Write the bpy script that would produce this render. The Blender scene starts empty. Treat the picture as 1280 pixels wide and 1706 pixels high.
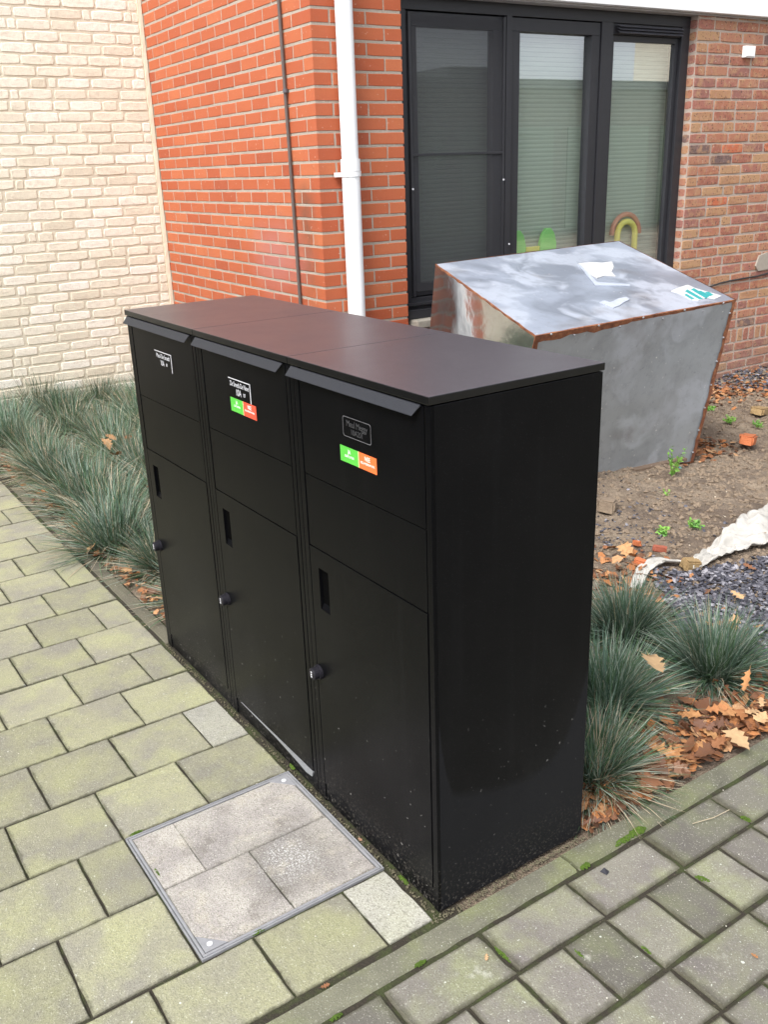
import bpy, bmesh, math, random
from mathutils import Vector, Matrix, noise
R=random.Random(7)
rad=math.radians
scene=bpy.context.scene
COL=scene.collection

# ---------------- camera ----------------
CAM=Vector((1.17870,-0.88065,1.40434))
ROT=Matrix(((0.5631927534,-0.2689100554,0.7813458291),(0.8256386351,0.2216740531,-0.5188270024),(-0.0336862989,0.9373089119,0.3468677514)))
FPX=0.9074375
cam_data=bpy.data.cameras.new('camera')
cam_data.sensor_fit='VERTICAL'; cam_data.sensor_height=36; cam_data.lens=FPX*36
cam_data.clip_start=0.02; cam_data.clip_end=500
cam=bpy.data.objects.new('camera',cam_data); COL.objects.link(cam)
cam.matrix_world=Matrix.Translation(CAM)@ROT.to_4x4()
scene.camera=cam
def px(P):
    q=ROT.transposed()@(Vector(P)-CAM)
    if q.z>-0.05: return (-999,-999)
    return (640+1548.1*q.x/-q.z, 853-1548.1*q.y/-q.z)

# ---------------- node helper ----------------
class NT:
    def __init__(s,nt): s.t=nt
    def __call__(s,kind,ins=None,**props):
        n=s.t.nodes.new(kind)
        for k,v in props.items(): setattr(n,k,v)
        for k,v in (ins or {}).items():
            sock=n.inputs[k]
            if isinstance(v,bpy.types.NodeSocket): s.t.links.new(v,sock)
            else:
                try: sock.default_value=v
                except Exception:
                    sock.default_value=(*v,1.0)[:4] if hasattr(v,'__len__') else v
        return n
    def math(s,op,a,b=0.0,c=None,clamp=False):
        n=s.t.nodes.new('ShaderNodeMath'); n.operation=op; n.use_clamp=clamp
        for i,v in enumerate((a,b,c)):
            if v is None: continue
            if isinstance(v,bpy.types.NodeSocket): s.t.links.new(v,n.inputs[i])
            else: n.inputs[i].default_value=v
        return n.outputs[0]
    def mix(s,f,a,b,mode='MIX'):
        n=s.t.nodes.new('ShaderNodeMix'); n.data_type='RGBA'; n.blend_type=mode
        for sock,v in ((n.inputs[0],f),(n.inputs[6],a),(n.inputs[7],b)):
            if isinstance(v,bpy.types.NodeSocket): s.t.links.new(v,sock)
            elif isinstance(v,(int,float)): sock.default_value=v
            else: sock.default_value=(*v,1.0)[:4]
        return n.outputs[2]
    def noise(s,vec,scale,detail=3.0,rough=0.55):
        return s('ShaderNodeTexNoise',{'Vector':vec,'Scale':scale,'Detail':detail,'Roughness':rough}).outputs[0]
    def vor(s,vec,scale,out='Distance'):
        return s('ShaderNodeTexVoronoi',{'Vector':vec,'Scale':scale}).outputs[out]
    def ramp(s,f,stops,interp='LINEAR'):
        n=s.t.nodes.new('ShaderNodeValToRGB'); n.color_ramp.interpolation=interp
        e=n.color_ramp.elements
        while len(e)<len(stops): e.new(0.5)
        for i,(p,c) in enumerate(stops):
            e[i].position=p; e[i].color=(*c,1.0)[:4] if hasattr(c,'__len__') else (c,c,c,1)
        s.t.links.new(f,n.inputs[0]); return n.outputs[0]
    def mr(s,v,a,b,c=0.0,d=1.0):
        n=s.t.nodes.new('ShaderNodeMapRange'); n.clamp=True
        s.t.links.new(v,n.inputs[0])
        for i,x in enumerate((a,b,c,d)): n.inputs[i+1].default_value=x
        return n.outputs[0]
def mat(name):
    m=bpy.data.materials.new(name); m.use_nodes=True; m.node_tree.nodes.clear()
    return m,NT(m.node_tree)
def finish(m,s,color,rough=0.8,metal=0.0,bump=None,bstr=0.3,bdist=0.002,spec=0.5,**extra):
    p=s('ShaderNodeBsdfPrincipled',{'Base Color':color,'Roughness':rough,'Metallic':metal,'Specular IOR Level':spec})
    for k,v in extra.items():
        k=k.replace('_',' ')
        if isinstance(v,bpy.types.NodeSocket): s.t.links.new(v,p.inputs[k])
        else: p.inputs[k].default_value=v
    if bump is not None:
        b=s('ShaderNodeBump',{'Height':bump,'Strength':bstr,'Distance':bdist})
        s.t.links.new(b.outputs[0],p.inputs['Normal'])
    o=s('ShaderNodeOutputMaterial'); s.t.links.new(p.outputs[0],o.inputs[0]); return m

# ---------------- world, sun, exposure ----------------
SUN_DIR=Vector((0.25,-0.60,0.85)).normalized()
w=bpy.data.worlds.new('World'); scene.world=w; w.use_nodes=True
w.node_tree.nodes.clear(); s=NT(w.node_tree)
sky=s('ShaderNodeTexSky',sky_type='NISHITA')
sky.sun_disc=False; sky.sun_elevation=math.asin(SUN_DIR.z); sky.sun_rotation=math.atan2(SUN_DIR.x,SUN_DIR.y)
sky.air_density=1.0; sky.dust_density=3.0; sky.ozone_density=1.0
bw=s('ShaderNodeRGBToBW',{0:sky.outputs[0]}).outputs[0]
tc=s('ShaderNodeTexCoord').outputs['Generated']
mp=s('ShaderNodeMapping',{'Vector':tc,'Scale':(1.0,1.0,3.0)}).outputs[0]
cl=s.noise(mp,2.6,6.0,0.6)
clv=s.ramp(cl,[(0.30,(0.86,0.92,1.02)),(0.52,(1.25,1.27,1.33)),(0.72,(1.9,1.88,1.86))])
over=s.mix(1.0,s('ShaderNodeCombineColor',{0:bw,1:bw,2:bw}).outputs[0],clv,'MULTIPLY')
skyc=s.mix(0.82,sky.outputs[0],over)
bg=s('ShaderNodeBackground',{'Color':skyc,'Strength':0.15})
wo=s('ShaderNodeOutputWorld'); w.node_tree.links.new(bg.outputs[0],wo.inputs[0])
sd=bpy.data.lights.new('sun','SUN'); sd.energy=1.3; sd.angle=rad(28); sd.color=(1.0,0.96,0.9)
sun=bpy.data.objects.new('sun',sd); COL.objects.link(sun)
sun.rotation_euler=SUN_DIR.to_track_quat('Z','Y').to_euler(); sun.location=(0,0,10)
scene.view_settings.view_transform='Standard'; scene.view_settings.look='None'
scene.view_settings.gamma=1; scene.view_settings.exposure=1.15
scene.view_settings.use_curve_mapping=False
scene.cycles.use_denoising=True
scene.cycles.max_bounces=8; scene.cycles.transparent_max_bounces=12
scene.cycles.sample_clamp_indirect=6

# ---------------- object helpers ----------------
def link(o,parent=None):
    COL.objects.link(o)
    if parent is not None: o.parent=parent
    return o
def tag(o,label=None,cat=None,group=None,kind=None):
    if label: o['label']=label
    if cat: o['category']=cat
    if group: o['group']=group
    if kind: o['kind']=kind
    return o
def empty(name,loc=(0,0,0),label=None,cat=None,group=None,kind=None,rotz=0):
    o=bpy.data.objects.new(name,None); o.location=loc; o.rotation_euler=(0,0,rotz); o.empty_display_size=0.05
    COL.objects.link(o); return tag(o,label,cat,group,kind)
def mesh_of(name,verts,faces,mats,smooth=False,mi=None):
    me=bpy.data.meshes.new(name); me.from_pydata([tuple(v) for v in verts],[],faces)
    for m in (mats if isinstance(mats,(list,tuple)) else [mats]): me.materials.append(m)
    if smooth:
        me.polygons.foreach_set('use_smooth',[True]*len(me.polygons))
    if mi is not None: me.polygons.foreach_set('material_index',mi)
    me.update(); return me
def obj(name,me,parent=None,loc=None,rot=None):
    o=bpy.data.objects.new(name,me)
    if loc is not None: o.location=loc
    if rot is not None: o.rotation_euler=rot
    return link(o,parent)
class MB:
    def __init__(s): s.v=[]; s.f=[]; s.mi=[]
    def add(s,vs,fs,mi=0,M=None):
        n=len(s.v)
        for v in vs:
            v=Vector(v); s.v.append(M@v if M is not None else v)
        for f in fs: s.f.append([i+n for i in f]); s.mi.append(mi)
    def box(s,a,b,mi=0,M=None):
        x0,y0,z0=a; x1,y1,z1=b
        s.add([(x0,y0,z0),(x1,y0,z0),(x1,y1,z0),(x0,y1,z0),(x0,y0,z1),(x1,y0,z1),(x1,y1,z1),(x0,y1,z1)],
              [(0,3,2,1),(4,5,6,7),(0,1,5,4),(1,2,6,5),(2,3,7,6),(3,0,4,7)],mi,M)
    def tube(s,pts,r,n=8,mi=0,caps=True):
        pts=[Vector(p) for p in pts]; base=len(s.v); rs=r if isinstance(r,(list,tuple)) else [r]*len(pts)
        for i,p in enumerate(pts):
            d=(pts[min(i+1,len(pts)-1)]-pts[max(i-1,0)]).normalized()
            a=d.orthogonal().normalized() if i==0 else (pa-d*pa.dot(d)).normalized()
            pa=a; b=d.cross(a)
            for k in range(n):
                t=2*math.pi*k/n; s.v.append(p+(a*math.cos(t)+b*math.sin(t))*rs[i])
        for i in range(len(pts)-1):
            for k in range(n):
                k2=(k+1)%n
                s.f.append([base+i*n+k,base+i*n+k2,base+(i+1)*n+k2,base+(i+1)*n+k]); s.mi.append(mi)
        if caps:
            s.f.append([base+k for k in range(n)][::-1]); s.mi.append(mi)
            s.f.append([base+(len(pts)-1)*n+k for k in range(n)]); s.mi.append(mi)
    def build(s,name,mats,parent=None,smooth=False,bevel=0,loc=None,rot=None):
        me=mesh_of(name,s.v,s.f,mats,smooth,s.mi)
        if bevel:
            bm=bmesh.new(); bm.from_mesh(me)
            bmesh.ops.remove_doubles(bm,verts=bm.verts,dist=1e-6)
            es=[e for e in bm.edges if len(e.link_faces)==2 and e.calc_face_angle(0)>0.5]
            bmesh.ops.bevel(bm,geom=es,offset=bevel,segments=2,affect='EDGES',profile=0.6,clamp_overlap=True)
            bm.to_mesh(me); bm.free()
        return obj(name,me,parent,loc,rot)
def text_mesh(txt,size,m,name,sx=1.0,ext=0.0003,align='CENTER'):
    c=bpy.data.curves.new(name,'FONT'); c.body=txt; c.size=size; c.align_x=align; c.extrude=ext; c.space_character=0.95
    t=bpy.data.objects.new(name,c); COL.objects.link(t)
    dg=bpy.context.evaluated_depsgraph_get()
    me=bpy.data.meshes.new_from_object(t.evaluated_get(dg)); bpy.data.objects.remove(t); bpy.data.curves.remove(c)
    me.materials.clear(); me.materials.append(m)
    for v in me.vertices: v.co.x*=sx
    return me

# ---------------- materials ----------------
def pos(s): return s('ShaderNodeNewGeometry').outputs['Position']
def rnd(s):
    o=s('ShaderNodeObjectInfo').outputs['Random']; a=s('ShaderNodeAttribute',attribute_name='rnd').outputs['Fac']
    return s.math('FRACT',s.math('ADD',o,a))
def m_red():
    m,s=mat('red_brick'); P=pos(s); r=rnd(s)
    c=s.ramp(r,[(0,(0.33,0.068,0.024)),(0.08,(0.39,0.082,0.026)),(0.5,(0.43,0.105,0.036)),(0.9,(0.47,0.128,0.047)),(1,(0.49,0.145,0.055))])
    n=s.noise(P,9,4); c=s.mix(s.mr(n,0.35,0.75,0,0.35),c,(0.42,0.095,0.045))
    fine=s.noise(P,260,3); c=s.mix(s.mr(fine,0.35,0.7,0,0.3),c,(0.33,0.08,0.035)); c=s.mix(s.mr(s.noise(P,30,4,0.7),0.60,0.74,0,0.5),c,(0.30,0.085,0.045)); c=s.mix(s.mr(s.noise(P,70,2),0.70,0.74,0,0.6),c,(0.60,0.42,0.32))
    # bluish lime bloom and soot run on the side wall
    sep=s('ShaderNodeSeparateXYZ',{0:P}); dx=s.math('SUBTRACT',sep.outputs[0],-3.33); dz=s.math('SUBTRACT',sep.outputs[2],0.98)
    d=s.math('SQRT',s.math('ADD',s.math('MULTIPLY',s.math('MULTIPLY',dx,dx),5.0),s.math('MULTIPLY',s.math('MULTIPLY',dz,dz),14.0)))
    d=s.math('ADD',d,s.math('MULTIPLY',s.math('SUBTRACT',s.noise(P,5,4),0.5),0.7))
    bl=s.mr(d,0.95,0.15,0,0.62); c=s.mix(bl,c,(0.40,0.165,0.15))
    dx=s.math('SUBTRACT',sep.outputs[0],-2.96); dz=s.math('SUBTRACT',sep.outputs[2],1.22)
    up=s.mr(dz,0.16,0.06); dn=s.mr(dz,-0.75,0.05)
    so=s.math('MULTIPLY',s.math('MULTIPLY',up,dn),s.mr(s.math('ABSOLUTE',dx),0.11,0.01))
    so=s.math('MULTIPLY',so,s.mr(s.noise(P,14,4),0.3,0.6,0.3,1.0))
    c=s.mix(s.math('MULTIPLY',so,0.8),c,(0.13,0.062,0.035))
    h=s.math('ADD',s.math('MULTIPLY',fine,0.6),s.noise(P,60,3))
    return finish(m,s,c,0.72,bump=h,bstr=0.35,bdist=0.002)
def m_beige():
    m,s=mat('beige_brick'); P=pos(s); r=rnd(s)
    c=s.ramp(r,[(0,(0.72,0.665,0.52)),(0.3,(0.81,0.765,0.62)),(0.7,(0.86,0.82,0.69)),(1,(0.90,0.87,0.77))])
    n=s.noise(P,35,5,0.65); c=s.mix(s.mr(n,0.45,0.7,0,0.35),c,(0.56,0.47,0.37))
    f=s.noise(P,160,4,0.7); c=s.mix(s.mr(f,0.52,0.7,0,0.4),c,(0.45,0.37,0.28))
    h=s.math('ADD',s.math('MULTIPLY',f,0.5),n)
    return finish(m,s,c,0.9,bump=h,bstr=0.75,bdist=0.005)
def m_old():
    m,s=mat('old_brick'); P=pos(s); r=rnd(s)
    c=s.ramp(r,[(0,(0.31,0.115,0.075)),(0.15,(0.36,0.145,0.085)),(0.3,(0.37,0.165,0.10)),(0.5,(0.33,0.13,0.095)),(0.66,(0.38,0.20,0.105)),(0.78,(0.27,0.115,0.09)),(0.88,(0.40,0.23,0.12)),(0.95,(0.15,0.095,0.085)),(0.98,(0.46,0.13,0.06))],'CONSTANT')
    n=s.noise(P,22,4,0.6); c=s.mix(s.mr(n,0.48,0.64,0,0.7),c,(0.42,0.245,0.13))
    n2=s.noise(P,40,3); c=s.mix(s.mr(n2,0.55,0.72,0,0.7),c,(0.40,0.20,0.15))
    v=s.noise(P,75,2); c=s.mix(s.mr(v,0.61,0.67,0,0.85),c,(0.07,0.04,0.033))
    v2=s.noise(P,66,2); c=s.mix(s.mr(v2,0.31,0.27,0,0.6),c,(0.60,0.50,0.40))
    sep=s('ShaderNodeSeparateXYZ',{0:P}); lo=s.math('MULTIPLY',s.mr(sep.outputs[2],0.42,0.0),s.mr(s.noise(P,7,3),0.3,0.6,0.3,1))
    c=s.mix(s.math('MULTIPLY',lo,0.5),c,(0.20,0.15,0.12))
    h=s.math('ADD',s.noise(P,150,4),n)
    return finish(m,s,c,0.88,bump=h,bstr=0.6,bdist=0.005)
def m_mortar(name,col,dark,sc=1.0):
    m,s=mat(name); P=pos(s); n=s.noise(P,6,4); f=s.noise(P,120,4,0.7)
    c=s.mix(s.mr(n,0.35,0.7),col,[x*0.82 for x in col]); c=s.mix(s.mr(f,0.5,0.72,0,0.7),c,dark)
    v=s.noise(P,45,3); c=s.mix(s.mr(v,0.64,0.7,0,0.5),c,[min(1,x*1.35) for x in col])
    return finish(m,s,c,0.95,bump=f,bstr=0.8,bdist=0.004)
def m_paver(name,a,b,moss,edge_w,edge_amt,speck,mode=0):
    m,s=mat(name); P=pos(s); r=rnd(s)
    off=s('ShaderNodeVectorMath',{0:P,1:s('ShaderNodeCombineXYZ',{0:s.math('MULTIPLY',r,37.0),1:s.math('MULTIPLY',r,17.0),2:0.0}).outputs[0]},operation='ADD').outputs[0]
    big=s.noise(off,5.5,4,0.6); c=s.mix(s.mr(big,0.36,0.62),a,b)
    big2=s.noise(off,8.0,3); c=s.mix(s.mr(big2,0.46,0.66,0,0.75),c,moss)
    br=s.ramp(r,[(0,0.86),(0.5,1.0),(0.85,1.08),(1,1.15)] if mode==0 else ([(0,0.66),(0.3,0.85),(0.6,1.05),(1,1.28)] if mode==1 else [(0,0.98),(1,1.04)])); c=s.mix(1.0,c,br,'MULTIPLY')
    if mode==1:
        wv=s.noise(P,9,3,0.6); c=s.mix(s.math('MULTIPLY',s.mr(wv,0.64,0.74,0,0.8),s.mr(s.noise(P,60,3),0.45,0.62)),c,(0.44,0.44,0.37))
    if mode==2:
        q=s('ShaderNodeVectorMath',{0:P,1:(-0.315,-0.165,0.0)},operation='DISTANCE').outputs['Value']; q=s.math('ADD',q,s.math('MULTIPLY',s.math('SUBTRACT',s.noise(P,14,4),0.5),0.12))
        c=s.mix(s.mr(q,0.15,0.07,0,0.6),c,(0.17,0.155,0.145)); wv=s.mr(q,0.11,0.02,0.27,0.38); c=s.mix(s.math('MULTIPLY',s.mr(wv,0.30,0.36),s.mr(s.noise(P,200,4,0.75),0.50,0.60,0,0.8)),c,(0.62,0.62,0.60)); c=s.mix(s.mr(s.noise(P,11,5,0.7),0.54,0.68,0,0.65),c,(0.16,0.14,0.12)); c=s.mix(s.mr(s.noise(P,17,4,0.6),0.54,0.70,0,0.35),c,(0.52,0.47,0.36))
    sp=s.noise(P,330,2,0.6); c=s.mix(s.mr(sp,0.52,0.64,0,speck),c,(0.09,0.085,0.06)); md=s.noise(P,120,3,0.65); c=s.mix(s.mr(md,0.52,0.68,0,speck*0.7),c,(0.12,0.11,0.08))
    sp2=s.noise(P,270,2,0.6); c=s.mix(s.mr(sp2,0.60,0.70,0,speck),c,(0.66,0.66,0.56))
    lic=s.noise(P,80,2,0.5); c=s.mix(s.mr(lic,0.735,0.76,0,0.75),c,(0.62,0.64,0.57))
    g=s('ShaderNodeSeparateXYZ',{0:s('ShaderNodeTexCoord').outputs['Generated']})
    def ed(x): return s.math('MINIMUM',x,s.math('SUBTRACT',1.0,x))
    e=s.math('MINIMUM',ed(g.outputs[0]),ed(g.outputs[1])); e=s.math('ADD',e,s.math('MULTIPLY',s.math('SUBTRACT',s.noise(P,38,4,0.7),0.5),0.10))
    c=s.mix(s.mr(e,edge_w,0.0,0,edge_amt),c,(0.048,0.044,0.024))
    h=s.math('ADD',sp,s.math('MULTIPLY',s.noise(P,45,3),1.2))
    return finish(m,s,c,0.85,bump=h,bstr=0.6,bdist=0.0025,spec=0.35)
def m_joint():
    m,s=mat('joint_earth'); P=pos(s); n=s.noise(P,14,4,0.6); f=s.noise(P,180,3,0.7)
    c=s.mix(s.mr(n,0.45,0.62),(0.030,0.024,0.015),(0.040,0.050,0.013)); c=s.mix(s.mr(f,0.62,0.72,0,0.5),c,(0.15,0.12,0.085))
    return finish(m,s,c,0.95,bump=f,bstr=1.0,bdist=0.004)
def m_soil():
    m,s=mat('sandy_soil'); P=pos(s); n=s.noise(P,1.6,5,0.6); f=s.noise(P,60,5,0.7); g=s.noise(P,9,5,0.65)
    c=s.mix(s.mr(n,0.38,0.60),(0.33,0.26,0.185),(0.17,0.125,0.09)); c=s.mix(s.mr(g,0.48,0.66,0,0.8),c,(0.12,0.085,0.06))
    c=s.mix(s.mr(f,0.55,0.7,0,0.55),c,(0.07,0.05,0.035)); c=s.mix(s.mr(s.noise(P,130,2),0.68,0.73,0,0.8),c,(0.50,0.42,0.30))
    h=s.math('ADD',f,s.math('MULTIPLY',g,2.0))
    return finish(m,s,c,0.97,bump=h,bstr=1.0,bdist=0.02)
def m_simple(name,col,rough=0.6,metal=0.0,nscale=40,amt=0.25,bstr=0.15,bdist=0.001,spec=0.5,**ex):
    m,s=mat(name); P=pos(s); n=s.noise(P,nscale,4)
    c=s.mix(s.mr(n,0.35,0.7,0,amt),col,[x*0.6 for x in col])
    return finish(m,s,c,rough,metal,bump=s.noise(P,nscale*6,3),bstr=bstr,bdist=bdist,spec=spec,**ex)
def m_black(name='black_powder_coat',rough=0.34,side=False,spec=0.085,top_reflect=False):
    m,s=mat(name); P=pos(s); f=s.noise(P,900,2); n=s.noise(P,6,5,0.6); sep=s('ShaderNodeSeparateXYZ',{0:P})
    c=s.mix(s.mr(n,0.4,0.7),(0.0022,0.0023,0.0030),(0.0034,0.0034,0.0040))
    # dust and lime splashes near the foot
    z=sep.outputs[2]; sp=s.noise(P,170,3,0.7); low=s.mr(z,0.13,0.0); low2=s.mr(z,0.45,0.0)
    st=s.noise(s('ShaderNodeMapping',{'Vector':P,'Scale':(26.0,26.0,1.3)}).outputs[0],1.0,4,0.6); c=s.mix(s.mr(st,0.55,0.75,0,0.06),c,(0.030,0.030,0.032))
    hz=s.noise(P,2.3,3); c=s.mix(s.math('MULTIPLY',s.mr(hz,0.40,0.65),s.math('MULTIPLY',s.mr(z,0.6,0.1),0.40)),c,(0.022,0.022,0.023)); pt=s.noise(P,420,2); c=s.mix(s.mr(pt,0.66,0.70,0,0.25),c,(0.05,0.05,0.05))
    c=s.mix(s.math('MULTIPLY',s.mr(sp,0.56,0.66),s.math('MULTIPLY',low,0.95 if side else 0.6)),c,(0.16,0.145,0.125))
    c=s.mix(s.math('MULTIPLY',s.mr(s.noise(P,85,2),0.71,0.74),s.math('MULTIPLY',low2,0.8)),c,(0.28,0.27,0.26))
    if top_reflect:
        nz=s('ShaderNodeSeparateXYZ',{0:s('ShaderNodeNewGeometry').outputs['True Normal']}).outputs[2]
        dm=s.math('MULTIPLY',s.mr(nz,0.8,0.98),s.mr(s.noise(P,240,3),0.3,0.6,0.7,1.0)); c=s.mix(dm,c,(0.060,0.048,0.056))  # mirrored sky and red wall painted into the lid's top colour
    ro=s.math('ADD',rough,s.math('MULTIPLY',s.math('SUBTRACT',n,0.5),0.12))
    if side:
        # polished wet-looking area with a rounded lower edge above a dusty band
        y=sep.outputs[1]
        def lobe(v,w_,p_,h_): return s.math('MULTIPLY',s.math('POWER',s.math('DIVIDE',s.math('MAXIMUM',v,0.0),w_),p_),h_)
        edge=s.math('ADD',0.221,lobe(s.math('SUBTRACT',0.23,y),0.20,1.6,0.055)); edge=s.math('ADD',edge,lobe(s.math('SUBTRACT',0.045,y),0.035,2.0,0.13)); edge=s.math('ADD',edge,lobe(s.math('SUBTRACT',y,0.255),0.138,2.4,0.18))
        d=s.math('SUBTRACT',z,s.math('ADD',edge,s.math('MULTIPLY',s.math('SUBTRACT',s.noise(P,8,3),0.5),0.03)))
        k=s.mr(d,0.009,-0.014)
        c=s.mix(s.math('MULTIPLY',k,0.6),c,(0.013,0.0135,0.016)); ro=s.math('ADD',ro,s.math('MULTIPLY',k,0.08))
    return finish(m,s,c,ro,bump=f,bstr=0.22,bdist=0.0006,spec=spec)
def m_galv(name,col,metal,rough,smear,clean=False):
    m,s=mat(name); P=pos(s); W_=s('ShaderNodeVectorMath',{0:P,1:s('ShaderNodeVectorMath',{0:s('ShaderNodeTexNoise',{'Vector':P,'Scale':3.0}).outputs['Color'],'Scale':0.5},operation='SCALE').outputs[0]},operation='ADD').outputs[0]; n=s.noise(W_,2.3,3,0.5); n2=s.noise(W_,3.6,3,0.55); f=s.noise(P,38,4,0.7)
    c=s.mix(s.mr(n,0.42,0.57),col,[x*(0.70 if 'lid' in name else 0.86) for x in col]); c=s.mix(s.mr(n2,0.50,0.60,0,0.8),c,smear); c=s.mix(s.mr(s.noise(P,16,5,0.75),0.50,0.66,0,0.28),c,[x*0.55 for x in col])
    c=s.mix(s.mr(f,0.60,0.72,0,0.35),c,[x*0.45 for x in col])
    c=s.mix(s.mr(s.noise(P,60,2),0.72,0.75,0,0.8),c,(0.75,0.74,0.70))
    c=s.mix(s.mr(s.noise(P,3.3,3),0.60,0.75,0,0.0 if clean else 0.5),c,(0.17,0.14,0.12))
    ro=s.math('ADD',rough,s.math('MULTIPLY',n2,0.05 if clean else 0.22))
    return finish(m,s,c,ro,metal,bump=s.noise(P,7,3),bstr=0.12 if clean else 0.3,bdist=0.015)
def m_rust():
    m,s=mat('rust'); P=pos(s); n=s.noise(P,24,5,0.7); f=s.noise(P,150,3)
    c=s.ramp(n,[(0.3,(0.09,0.03,0.015)),(0.5,(0.21,0.072,0.030)),(0.68,(0.33,0.14,0.06)),(0.8,(0.42,0.33,0.26))])
    return finish(m,s,c,0.9,bump=f,bstr=0.9,bdist=0.004)
def m_leaf(name,stops):
    m,s=mat(name); r=rnd(s); P=pos(s); c=s.ramp(r,stops); n=s.noise(P,90,4)
    c=s.mix(s.mr(n,0.45,0.7,0,0.45),c,(0.16,0.065,0.025))
    return finish(m,s,c,0.75,bump=s.noise(P,160,3),bstr=0.5,bdist=0.002,spec=0.3)
def m_blade(name,c1,c2):
    m,s=mat(name); P=pos(s); r=rnd(s); n=s.noise(P,16,3); c=s.mix(s.mr(n,0.35,0.65),c1,c2)
    c=s.mix(1.0,c,s.ramp(r,[(0,0.82),(1,1.18)]),'MULTIPLY')
    return finish(m,s,c,0.6,spec=0.35)
def m_slate():
    m,s=mat('slate_chips'); r=rnd(s); P=pos(s)
    c=s.ramp(r,[(0,(0.028,0.028,0.036)),(0.5,(0.065,0.064,0.08)),(0.8,(0.13,0.125,0.145)),(1,(0.30,0.29,0.31))])
    return finish(m,s,c,0.55,bump=s.noise(P,150,3),bstr=0.3,bdist=0.002)
RED=m_red(); BEI=m_beige(); OLD=m_old()
MOR_R=m_mortar('light_mortar',(0.42,0.36,0.295),(0.25,0.22,0.16)); MOR_B=m_mortar('beige_mortar',(0.75,0.695,0.545),(0.62,0.56,0.43)); MOR_O=m_mortar('grey_mortar',(0.44,0.36,0.30),(0.25,0.19,0.15))
PAV_L=m_paver('yellowed_concrete',(0.305,0.297,0.188),(0.235,0.222,0.178),(0.325,0.325,0.178),0.035,0.65,0.36)
PAV_R=m_paver('grey_concrete',(0.185,0.175,0.140),(0.145,0.13,0.118),(0.215,0.225,0.125),0.085,0.85,0.33,1)
PAV_W=m_paver('pale_concrete',(0.37,0.36,0.305),(0.32,0.31,0.27),(0.37,0.365,0.28),0.03,0.4,0.45)
PAV_M=m_paver('stained_concrete',(0.40,0.37,0.335),(0.29,0.265,0.25),(0.44,0.41,0.36),0.025,0.4,0.55,2)
KERB=m_paver('kerb_concrete',(0.175,0.172,0.118),(0.125,0.12,0.09),(0.185,0.20,0.095),0.0,0.0,0.3)
KERB2=m_paver('dark_kerb_concrete',(0.125,0.115,0.08),(0.10,0.09,0.068),(0.13,0.12,0.08),0.0,0.0,0.25)
JOINT=m_joint(); SOIL=m_soil()
BLK=m_black(); BLKS=m_black('black_powder_coat_dusty',0.42,True,0.15); BLKT=m_black('black_powder_coat_lid',0.32,False,0.6,True)
LIPM=m_simple('charcoal_steel',(0.016,0.017,0.022),0.5,nscale=60)
DARK=m_simple('black_void',(0.002,0.002,0.002),0.9,spec=0.03)
WHITE=m_simple('white_pvc',(0.86,0.86,0.86),0.35,amt=0.04); WPRINT=m_simple('white_print',(0.62,0.62,0.64),0.5,amt=0.05); GPRINT=m_simple('grey_print',(0.13,0.13,0.135),0.5,amt=0.05); GPRINT2=m_simple('faint_print',(0.05,0.05,0.052),0.5,amt=0.05)
GREENS=m_simple('green_sticker',(0.10,0.50,0.06),0.45,amt=0.05); REDS=m_simple('red_sticker',(0.78,0.09,0.045),0.45,amt=0.05); ORS=m_simple('orange_sticker',(0.85,0.17,0.045),0.45,amt=0.05); CREAM=m_simple('cream_print',(0.80,0.62,0.35),0.5,amt=0.05)
STW=m_simple('sticker_white',(0.85,0.85,0.82),0.5,amt=0.05)
FRAME=m_simple('anthracite_frame',(0.022,0.022,0.026),0.45,nscale=30)
GREYM=m_simple('grey_louvre',(0.10,0.10,0.115),0.4)
SILL=m_simple('grey_stone',(0.33,0.30,0.25),0.85,nscale=30,amt=0.6,bstr=0.6,bdist=0.004)
ALU=m_simple('weathered_aluminium',(0.31,0.31,0.32),0.65,0.25,nscale=50,amt=0.4)
CONDUIT=m_simple('grey_conduit',(0.11,0.085,0.075),0.6)
TRIMW=m_simple('cream_corner_mortar',(0.82,0.72,0.56),0.9,nscale=25,amt=0.15,bstr=0.5,bdist=0.004)
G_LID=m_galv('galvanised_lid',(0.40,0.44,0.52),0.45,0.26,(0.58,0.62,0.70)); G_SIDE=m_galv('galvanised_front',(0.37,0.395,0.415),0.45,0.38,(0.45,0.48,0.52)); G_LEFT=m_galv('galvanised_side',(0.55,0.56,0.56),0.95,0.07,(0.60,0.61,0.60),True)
RUST=m_rust(); MOSS=m_simple('moss',(0.095,0.17,0.014),0.95,nscale=120,amt=0.6,bstr=1,bdist=0.004)
LEAF=m_leaf('dry_leaf',[(0,(0.12,0.055,0.03)),(0.2,(0.22,0.10,0.05)),(0.4,(0.40,0.17,0.065)),(0.55,(0.46,0.24,0.10)),(0.75,(0.52,0.34,0.18)),(0.9,(0.20,0.105,0.07)),(1,(0.15,0.08,0.055))])
LITT=m_leaf('leaf_litter',[(0,(0.10,0.05,0.03)),(0.5,(0.24,0.10,0.045)),(0.8,(0.42,0.17,0.06)),(1,(0.48,0.30,0.16))])
BL1=m_blade('glaucous_blade',(0.075,0.135,0.090),(0.13,0.20,0.15)); BL2=m_blade('green_blade',(0.045,0.095,0.042),(0.09,0.16,0.075)); BL3=m_blade('straw_blade',(0.36,0.29,0.19),(0.46,0.39,0.28)); BL4=m_blade('pale_blade',(0.22,0.28,0.22),(0.32,0.36,0.29))
WEED=m_blade('weed_leaf',(0.10,0.26,0.05),(0.20,0.40,0.06)); SLATE=m_slate()
CLOTH=m_simple('soiled_geotextile',(0.50,0.475,0.43),0.95,nscale=14,amt=0.75,bstr=0.6,bdist=0.003)
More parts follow.
